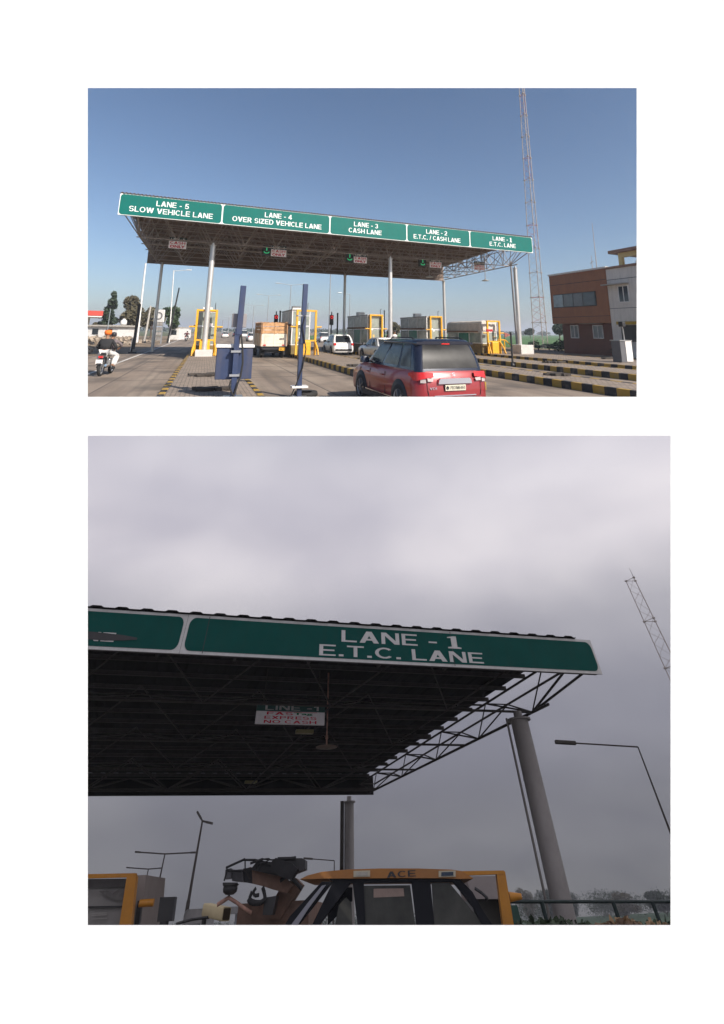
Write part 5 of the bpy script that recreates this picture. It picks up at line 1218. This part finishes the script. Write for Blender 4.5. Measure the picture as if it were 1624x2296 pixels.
lampB('farther double-armed lamp post just right of the amber frame',333,1949,88,[(290,1946),(358,1947)],.15)
lampB('small single-armed lamp post left of the far grey column',750,1930,60,[(698,1926)],.09)
a=Y2(1417,1300,75); mast('lattice mast leaning in from the right edge of the cloudy scene',(a.x,75,0),a.z,2.3,1.4,4.6,.06,TRUSS,rot=.6)
o=[t for t in bpy.data.objects if t.get('label','').startswith('lattice mast leaning')][0]
MB().tube((.8,0,a.z-.4),(.8,0,a.z+1.6),.05,6,.02).build('spike',TRUSD,o)

# amber booth frame at the left
YB=15.2; o=thing('guard_frame','amber guard frame cut by the left edge of the cloudy scene','guard frame',(0,0,0))
def pr(m_,pts,Y,th,name,mt,par): return MB().prism([Y2(x,y,Y) for x,y in pts],(0,th,0)).build(name,mt,par)
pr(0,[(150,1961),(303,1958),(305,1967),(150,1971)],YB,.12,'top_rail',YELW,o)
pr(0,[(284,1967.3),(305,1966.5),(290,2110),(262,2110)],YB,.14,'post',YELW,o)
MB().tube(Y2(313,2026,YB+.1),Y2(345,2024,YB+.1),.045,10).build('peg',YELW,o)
o=thing('toll_booth','glazed booth with a flap behind the amber guard frame at the left edge','toll booth',(0,0,0))
pr(0,[(150,1974),(283,1972),(268,2110),(150,2110)],YB+.25,.03,'window',mat('pane_grey',(.24,.23,.22),.3,0,.25,.8),o)
pr(0,[(150,1972),(283,1970),(281,1990),(150,1992)],YB+.2,.04,'upper_frame',mat('frame_dark_grey',(.09,.085,.085),.6,0,.2),o)
pr(0,[(150,2033),(276,2031),(275,2035),(150,2038)],YB+.2,.04,'window_bar',BLACK,o)
pr(0,[(306,1963),(327,1962),(312,2110),(294,2110)],YB+.5,1.4,'side_wall',mat('wall_dull',(.26,.22,.2),.7,0,.1),o)
pr(0,[(309,2020),(319,2020),(306,2110),(296,2110)],YB+.4,.08,'door_post',BLACK,o)
pr(0,[(222,1999),(240,1997),(252,2004),(268,1993),(281,1992),(277,2020),(262,2019),(240,2011)],YB+.19,.008,'sticker',mat('grey_print',(.12,.115,.11),.6,0,.3,9),o)
for py in (2048,2052,2060): pr(0,[(205,py),(240,py-2),(240,py),(205,py+2)],YB+.19,.008,'papers',mat('papers_pale',(.33,.32,.30),.7,0,.2),o)
YP=12.5; o=thing('display_panel','blank black panel on a post right of the amber guard frame','panel',(0,0,0)); pr(0,[(359,2012),(393,2011),(386,2066),(352,2067)],YP,.12,'screen',BLACK,o); MB().tube(Y2(369,2066,YP+.06),Vector((Y2(369,2066,YP).x,YP+.06,0)),.07,10).build('post',BLACK,o)
# beige security camera on a bracket, near
YC=9.8; o=thing('security_camera','beige box camera pointing right, near the bottom left of the cloudy scene','security camera',(0,0,0))
c0=Y2(462,2040,YC+.25); c1=Y2(508,2050,YC-.1); R_=.5*(Y2(486,2030,YC)-Y2(486,2060,YC)).length
d=(c1-c0).normalized(); up=Vector((0,0,1)); sd=d.cross(up).normalized(); up=sd.cross(d)
lp=lambda c,k:[c+sd*k*R_*1.25*x+up*k*R_*z for x,z in ((-1,-.8),(-.85,-1),(.85,-1),(1,-.8),(1,.8),(.85,1),(-.85,1),(-1,.8))]
MB().loft([lp(c0,.9),lp(c0+d*.02,1),lp(c1,1)]).build('housing',BEIGE,o); MB().loft([lp(c1+d*.001,.84),lp(c1-d*.0+d*.004,.84)]).build('lens_recess',mat('recess_brown',(.05,.035,.02),.4,0,.2),o)
MB().loft([lp(c0+up*R_*.3,1.05),lp(c1+d*.05+up*R_*.3,1.05)],smooth=False).build('hood',BEIGE,o) if False else None
MB().path([c0-up*R_,c0-up*R_*1.6,Vector((c0.x,c0.y,1.2)),Vector((c0.x,c0.y,0))],.03,8).build('post',BLACK,o); MB().path([Y2(395,2072,YC),Y2(430,2062,YC),Y2(470,2057,YC+.1)],.012,6).build('cable',BLACK,o)
# crane arm with hooks
KQ=.98186
def Y2k(x,y,Y): return Y2(x*KQ,y*KQ,Y)
YK=9.5; o=thing('crane_arm','weathered truck crane arm with pulley, hooks and black hydraulic gear, above the cab','crane',(0,0,0))
IRON=mat('iron_dark',(.022,.022,.024),.7,0,.3,8,spec=.2)
def rp(pts,Y,th,name,mt): return pr(0,[(x*KQ,y*KQ) for x,y in pts],Y,th,name,mt,o)
rp([(556,1986),(572,1980),(600,1993),(650,2003),(668,2022),(655,2040),(624,2032),(600,2024),(575,2018)],YK+.1,.2,'boom',ORANGED)
rp([(572,1986),(584,1971),(617,1968),(640,1980),(636,2000),(604,1993)],YK+.0,.3,'winch',IRON)
rp([(617,1971),(630,1959),(650,1966),(668,1972),(680,1985),(665,2010),(640,2003),(622,1990)],YK-.05,.2,'hydraulic_block',IRON)
rp([(637,1968),(637,1960),(690,1960),(697,1964),(697,1985),(672,1995),(650,1980)],YK+.1,.25,'motor_cover',BLACK)
rp([(515,1986),(527,1983),(528,2006),(513,2008)],YK+.0,.12,'pulley_plate',mat('iron_grey',(.07,.07,.075),.6,0,.3,8,spec=.2)); rp([(531,1987),(553,1985),(556,2014),(530,2012)],YK+.05,.25,'sheave_block',mat('iron_grey',(.07,.07,.075),.6,0,.3,8,spec=.2)); rp([(555,1984),(575,1981),(577,2018),(556,2014)],YK+.1,.3,'boom_head',IRON)
rods=[((516,1982),(560,1962),.02),((516,1988),(556,1990),.018),((556,1964),(584,1964),.018),((560,1962),(560,1985),.018),((583,1966),(620,1975),.03),((572,1972),(600,1962),.02),((600,1962),(622,1964),.012),((622,1964),(676,1957),.012),((634,1962),(676,1961),.03),((509,2018),(543,2018),.015),((520,1984),(512,2012),.02),((584,1972),(584,1985),.02),((595,1975),(590,1990),.02),((668,1990),(640,2012),.03),((650,1990),(690,2030),.035)]
for a,b,r in rods: MB().tube(Y2k(*a,YK),Y2k(*b,YK),r*.5,8).build('rod',IRON,o)
m=MB(); ce=Y2k(600,1967,YK-.02)
for k in range(12): t0=2*PI*k/12; t1=2*PI*(k+1)/12; m.tube(ce+Vector((.09*math.cos(t0),0,.012*math.sin(t0)+.012*math.cos(t0))),ce+Vector((.09*math.cos(t1),0,.012*math.sin(t1)+.012*math.cos(t1))),.006,6)
m.build('hose_loop',IRON,o)
ball=Y2k(526,2031,YK); MB().lathe([(0,-.04),(.05,-.037),(.085,-.018),(.09,.005),(.085,.02),(.10,.028),(.10,.034),(0,.036)],c=ball,n=18).build('hook_weight',BLACK,o)
MB().tube(ball-Vector((0,0,.035)),Y2k(522,2050,YK),.010,8).build('shackle',IRON,o)
m=MB(); CH=[(522,2050),(512,2057),(502,2063),(496,2067)]
m.path([Y2k(*p,YK) for p in CH],.016,8); m.build('left_sling',RUST,o) if False else m.build('sling',RUST,o)
MB().path([Y2k(*p,YK) for p in [(522,2050),(540,2061),(560,2076),(575,2085)]],.015,8).build('sling',RUST,o)
MB().path([Y2k(*p,YK) for p in [(524,2053),(531,2058),(542,2059)]],.008,6).build('sling_wire',SILV,o)
hk=[(587,2024),(576,2036),(570,2052),(574,2058),(582,2061),(592,2062),(604,2060),(612,2052),(606,2038),(600,2026)]
MB().path([Y2k(*p,YK-.05) for p in hk[1:6]],.018,8).build('hook',IRON,o); MB().path([Y2k(*p,YK-.05) for p in [(600,2026),(604,2040),(606,2054),(596,2062),(580,2063),(570,2060),(567,2053)]],.02,8).build('hook',IRON,o)
MB().path([Y2k(*p,YK-.05) for p in [(585,2028),(578,2038),(582,2046),(592,2044)]],.014,8).build('hook',IRON,o)
rp([(604,2050),(632,2046),(622,2090),(600,2090)],YK+.0,.2,'black_bracket',BLACK); rp([(645,2020),(675,2005),(690,2020),(640,2100),(612,2100),(622,2060)],YK+.35,.3,'arm_base',ORANGED)
p=Y2k(640,2060,YK+.6); MB().bb((p.x-.5,YK+.4,0),(p.x+.4,YK+2.2,p.z)).build('body',ORANGED,o)

# loader cab, seen from behind
YL=7.9; p=Y2(865,1960,YL); o=thing('loader_cab','orange-roofed dark loader cab with three rear windows at the bottom of the cloudy scene','loader',(0,0,0))
DK=mat('cab_frame_dark',(.010,.011,.015),.6,0,.15,4,spec=.15)
def lp2(pts,Y,th,name,mt,par=None): return pr(0,pts,Y,th,name,mt,par or o)
rf=lp2([(672,1972),(690,1963),(722,1955),(775,1950),(850,1947.5),(940,1947.5),(1012,1950),(1036,1953.5),(1050,1962),(1062,1970),(1030,1971),(1000,1969.5),(900,1969),(800,1970),(735,1970)],YL,1.5,'roof',CABO)
for x0,x1,m_ in ((793,830,CHROME),(984,1022,mat('lamp_frame_cream',(.42,.38,.28),.5,0,.1))):
    h=lp2([(x0,1953),(x1,1952),(x1,1966),(x0,1967)],YL-.012,.03,'lamp_housing',mat('lamp_frame_cream',(.42,.38,.28),.5,0,.1),o); lp2([(x0+6,1956),(x1-5,1955),(x1-5,1963.5),(x0+6,1964.5)],YL-.02,.012,'lamp_glass',GLASS if x0>900 else mat('lamp_lens_dull',(.35,.33,.28),.3,0,.2,20),h)
c_=Y2(900,1960,YL-.003); text('ACE','roof_letters',BLACK,o,(c_.x,c_.y,c_.z),(1,0,0),(0,0,1),Y2(935,1960,YL).x-Y2(870,1960,YL).x,.036,.05,.004)
# frame members (continued below the view down to the body)
fm=[[(735,1971),(790,1971),(1032,1971),(1035,1977),(792,1980),(752,1980)],[(748,1974),(790,1974),(772,2000),(716,2075),(700,2110),(683,2110)] ,[(790,1972),(815,1972),(822,2110),(806,2110)],[(922,1972),(965,1972),(978,2110),(938,2110)],[(1012,1972),(1032,1972),(1060,2000),(1082,2040),(1105,2075),(1125,2110),(1098,2110),(1062,2035)]]
for k,f in enumerate(fm): lp2(f,YL+.03+.001*k,.10,'frame_member',DK)
lp2([(722,1977),(746,1977),(700,2035),(668,2075),(650,2110),(618,2110),(650,2055)],YL+.02,.12,'side_frame',DK)
lp2([(722,1986),(731,1984),(690,2040),(664,2080),(650,2106),(642,2106),(652,2075),(690,2025)],YL-.004,.02,'side_window_strip',mat('strip_pale',(.22,.22,.25),.3,0,.1))
lp2([(760,2030),(776,2012),(788,2025),(792,2110),(745,2110)],YL+.05,.02,'rear_window',GLINT); lp2([(812,1986),(920,1985),(936,2110),(820,2110)],YL+.05,.02,'rear_window',GLINT); lp2([(968,1980),(1008,1980),(1050,2030),(1085,2075),(1098,2110),(976,2110)],YL+.05,.02,'rear_window',GLINT)
lp2([(770,1990),(790,1990),(790,2020),(735,2075),(735,2040)],YL+.14,.05,'inner_panel',DK)
lp2([(838,1993),(905,1992),(907,2010),(838,2013)],YL+.045,.004,'window_sticker',mat('sticker_pale',(.26,.19,.16),.6,0,.25,5)); lp2([(840,2040),(850,2040),(854,2080),(844,2080)],YL+.045,.004,'window_reflection_strip',mat('strip_olive',(.14,.15,.09),.5,0,.3,6)) if False else None
MB().path([Y2(1065,1992,YL),Y2(1080,2002,YL-.02),Y2(1093,2014,YL-.02),Y2(1090,2016,YL+.02)],.012,6).build('grab_handle',BLACK,o)
a=Y2(690,2100,YL); b=Y2(1110,2100,YL); MB().bb((a.x,YL+.16,1.0),(b.x,YL+1.5,a.z+.02)).build('lower_cab',DK,o); MB().bb((a.x-.2,YL+.1,.7),(b.x+.2,YL+3.4,.995)).build('body',CABO,o,bevel=.04)
for x in (a.x,b.x):
    for y,r in ((YL+.7,.62),(YL+2.9,.45)): MB().lathe([(0,-.2),(r*.9,-.2),(r,-.1),(r,.1),(r*.9,.2),(r*.5,.2),(r*.45,.1),(0,.1)],c=(x,y,r),n=24,M=Matrix.Rotation(PI/2 if x>0 else -PI/2,3,'Y')).build('wheel',RUBBER,o)
# second amber frame and tarpaulin booth behind the cab
YF=9.0; o=thing('guard_frame','amber guard frame rising right of the loader cab','guard frame',(0,0,0))
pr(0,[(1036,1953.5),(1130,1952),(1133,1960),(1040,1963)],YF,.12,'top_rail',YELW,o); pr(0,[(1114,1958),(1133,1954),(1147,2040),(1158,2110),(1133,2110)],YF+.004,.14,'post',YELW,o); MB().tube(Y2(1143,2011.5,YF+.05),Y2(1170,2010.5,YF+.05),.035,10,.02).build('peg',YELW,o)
o=thing('toll_booth','booth under a pale tarpaulin behind the loader cab','toll booth',(0,0,0)); 
pr(0,[(1045,1965),(1112,1964),(1128,2016),(1060,2016)],YF+.5,1.5,'tarpaulin',mat('tarpaulin_dull',(.30,.27,.265),.8,0,.15,2,.5,4),o); pr(0,[(1060,2018),(1128,2017),(1148,2110),(1070,2110)],YF+.6,1.2,'window',GLINT,o); pr(0,[(1122,2018),(1133,2018),(1152,2110),(1138,2110)],YF+.45,.08,'window_post',mat('frame_pale',(.3,.29,.28),.5,0,.1),o)
# railing
YR=16; o=thing('pipe_railing','dark pipe railing before the dim green field','railing',(0,0,0))
a=Y2(1125,2022,YR-1.5); b=Y2(1520,2022,YR+1); MB().tube(a,b,.02,8).build('top_rail',mat('rail_green',(.006,.02,.02),.6,.1,.2),o)
for px in (1205,1361,1455):
    f=(px-1125)/395; q=a.lerp(b,f); MB().tube((q.x+.22,q.y,0),q,.04,8).build('post',MATS['rail_green'],o)
q1=Y2(1120,2026,YR-1.4); q2=Y2(1245,2026,YR-.6); MB().prism([Y2(1090,2030,YR-1),Y2(1160,2030,YR-1),Y2(1172,2075,YR-1),Y2(1098,2075,YR-1)],(0,.05,0)).build('mesh_panel',mat('mesh_green',(.015,.06,.045),.6,0,.3),o)
# dark mound and dry brush at the bottom right
random.seed(8)
def brush(lab,px,py,Y,w_,h,m_,n,seed,name='dry_brush'):
    p=Y2(px,py,Y); o=thing(name,lab,'plant',(p.x,Y,0)); m=MB(); leaves(m,[((0,0,p.z-h*.5),(w_,w_*.4,h*.5)),((w_*.4,0,p.z-h*.6),(w_*.5,w_*.3,h*.4)),((-w_*.5,0,p.z-h*.6),(w_*.5,w_*.3,h*.4))],n,.05,seed); m.build('foliage',m_,o); MB().tube((0,0,0),(0,0,p.z-h*.3),.02,6).build('stem',BARK,o)
brush('pale dry leaves at the bottom edge right of the large column',1412,2060,12,.55,.16,mat('dry_leaf',(.30,.20,.11),.8,0,.4,3),500,3); brush('dull dry leaves at the foot of the large column',1378,2068,11.5,.4,.12,mat('dry_leaf2',(.16,.10,.06),.8,0,.4,3),350,4)
brush('dark bush in the bottom right corner',1470,2066,12.5,.8,.16,LEAF1,800,5,'dark_bush'); brush('dark low bush left of the large column behind the railing',1205,2061,12,.9,.18,LEAF1,900,6,'dark_bush')
# trees on the horizon, white van, low buildings, crane hook background
def treeB(lab,px,pyt,Y,wpx,seed,m_=LEAF1,n=1500):
    p=Y2(px,pyt,Y); wdt=(Y2(px+wpx/2,2030,Y)-Y2(px-wpx/2,2030,Y)).length; tree('dull_tree',lab,(p.x,Y,0),p.z,wdt,m_,seed,'round',n*4,size=wdt*.018,trunk=.1)
treeB('first dull tree on the horizon right of the second amber frame',1172,1987,275,52,31,LEAF2); treeB('second dull tree on the horizon, left of the large column',1225,1989,275,62,32,LEAF1)
treeB('pale half-bare tree on the horizon right of the large column',1392,2000,275,70,33,LEAF2); treeB('dark tree on the horizon at the right edge',1478,1996,275,84,34,LEAF1,2200); treeB('tree on the horizon behind the near column',1272,1993,275,44,35,LEAF1)
def vanB(lab,px0,px1,pyt,Y,m_=CARW,name='white_van'):
    a=Y2(px0,pyt,Y); b=Y2(px1,pyt,Y); W=b.x-a.x; o=thing(name,lab,'van',((a.x+b.x)/2,Y,0)); z=a.z
    MB().loft([rloop(W/2*k,0,W*2.2,zz,.2) for k,zz in ((.94,.4),(1,.7),(1,z*.6),(.95,z*.8),(.85,z-.05),(.7,z))]).build('body',mat('van_white_dull',(.45,.44,.44),.4,0,.1),o)
    MB().prism([(-W*.40,-.02,z*.66),(W*.40,-.02,z*.66),(W*.35,-.0,z*.92),(-W*.35,-.0,z*.92)],(0,.03,0)).build('windscreen',GLASS,o)
    for sx in (-1,1): MB().lathe([(0,-.12),(.35,-.1),(.35,.1),(0,.12)],c=(sx*W*.42,.8,.35),n=16,M=Matrix.Rotation(PI/2,3,'Y')).build('wheel',RUBBER,o); MB().box((sx*W*.58,.1,z*.7),(.15,.1,.35)).build('mirror',BLACK,o)
vanB('white van facing the camera left of the beige camera',407,462,2040,22)
a=Y2(530,2033,60); o=thing('low_building','pale grey low building behind the crane hook','building',(a.x,60,0)); b=Y2(610,2033,60); W=b.x-a.x; MB().bb((0,0,0),(W,6,a.z-.3)).build('wall',mat('wall_bluegrey',(.25,.27,.3),.8,0,.1),o); MB().bb((-.4,-.4,a.z-.297),(W+.4,6.4,a.z)).build('roof',mat('roof_grey_dull',(.2,.2,.2),.8,0,.1),o); MB().bb((W*.2,-.05,.8),(W*.7,-.004,2.2)).build('window',GLASS,o)
m=MB(); bl=[]
random.seed(17)
for k in range(60):
    px=random.uniform(300,1130); Y=random.uniform(200,260); p=Y2(px,2060,Y); h=random.uniform(2.6,4.3); bl.append(((p.x,Y,h*.5),(h*3,h*.8,h*.5)))
for k in range(30):
    px=random.choice([random.uniform(1150,1260),random.uniform(1340,1440),random.uniform(1430,1560)]); Y=random.uniform(285,320); p=Y2(px,2035,Y); h=random.uniform(4.0,6.4); bl.append(((p.x,Y,h*.5),(h*1.6,h*.8,h*.48)))
leaves(m,bl,30000,.22,6); tag(m.build('far_wood',LEAF1),'dim wood along the horizon behind the crane and cab','wood',kind='stuff')
CUR=M1

# hazy air over the plain
MBh=MB().bb((-2600,-6,-620),(2600,6150,52)).build('haze',mat('haze_tmp',(1,1,1),var=0)); tag(MBh,kind='stuff'); MBh['label']='thin pale haze filling the air over the plain'
hm=bpy.data.materials.new('haze_air'); hm.use_nodes=True; hn=hm.node_tree; hn.nodes.clear()
pv=hn.nodes.new('ShaderNodeVolumePrincipled'); pv.inputs['Color'].default_value=(.86,.91,1,1); pv.inputs['Density'].default_value=.0007; pv.inputs['Anisotropy'].default_value=.1
ho=hn.nodes.new('ShaderNodeOutputMaterial'); hn.links.new(pv.outputs[0],ho.inputs['Volume']); MBh.data.materials.clear(); MBh.data.materials.append(hm)
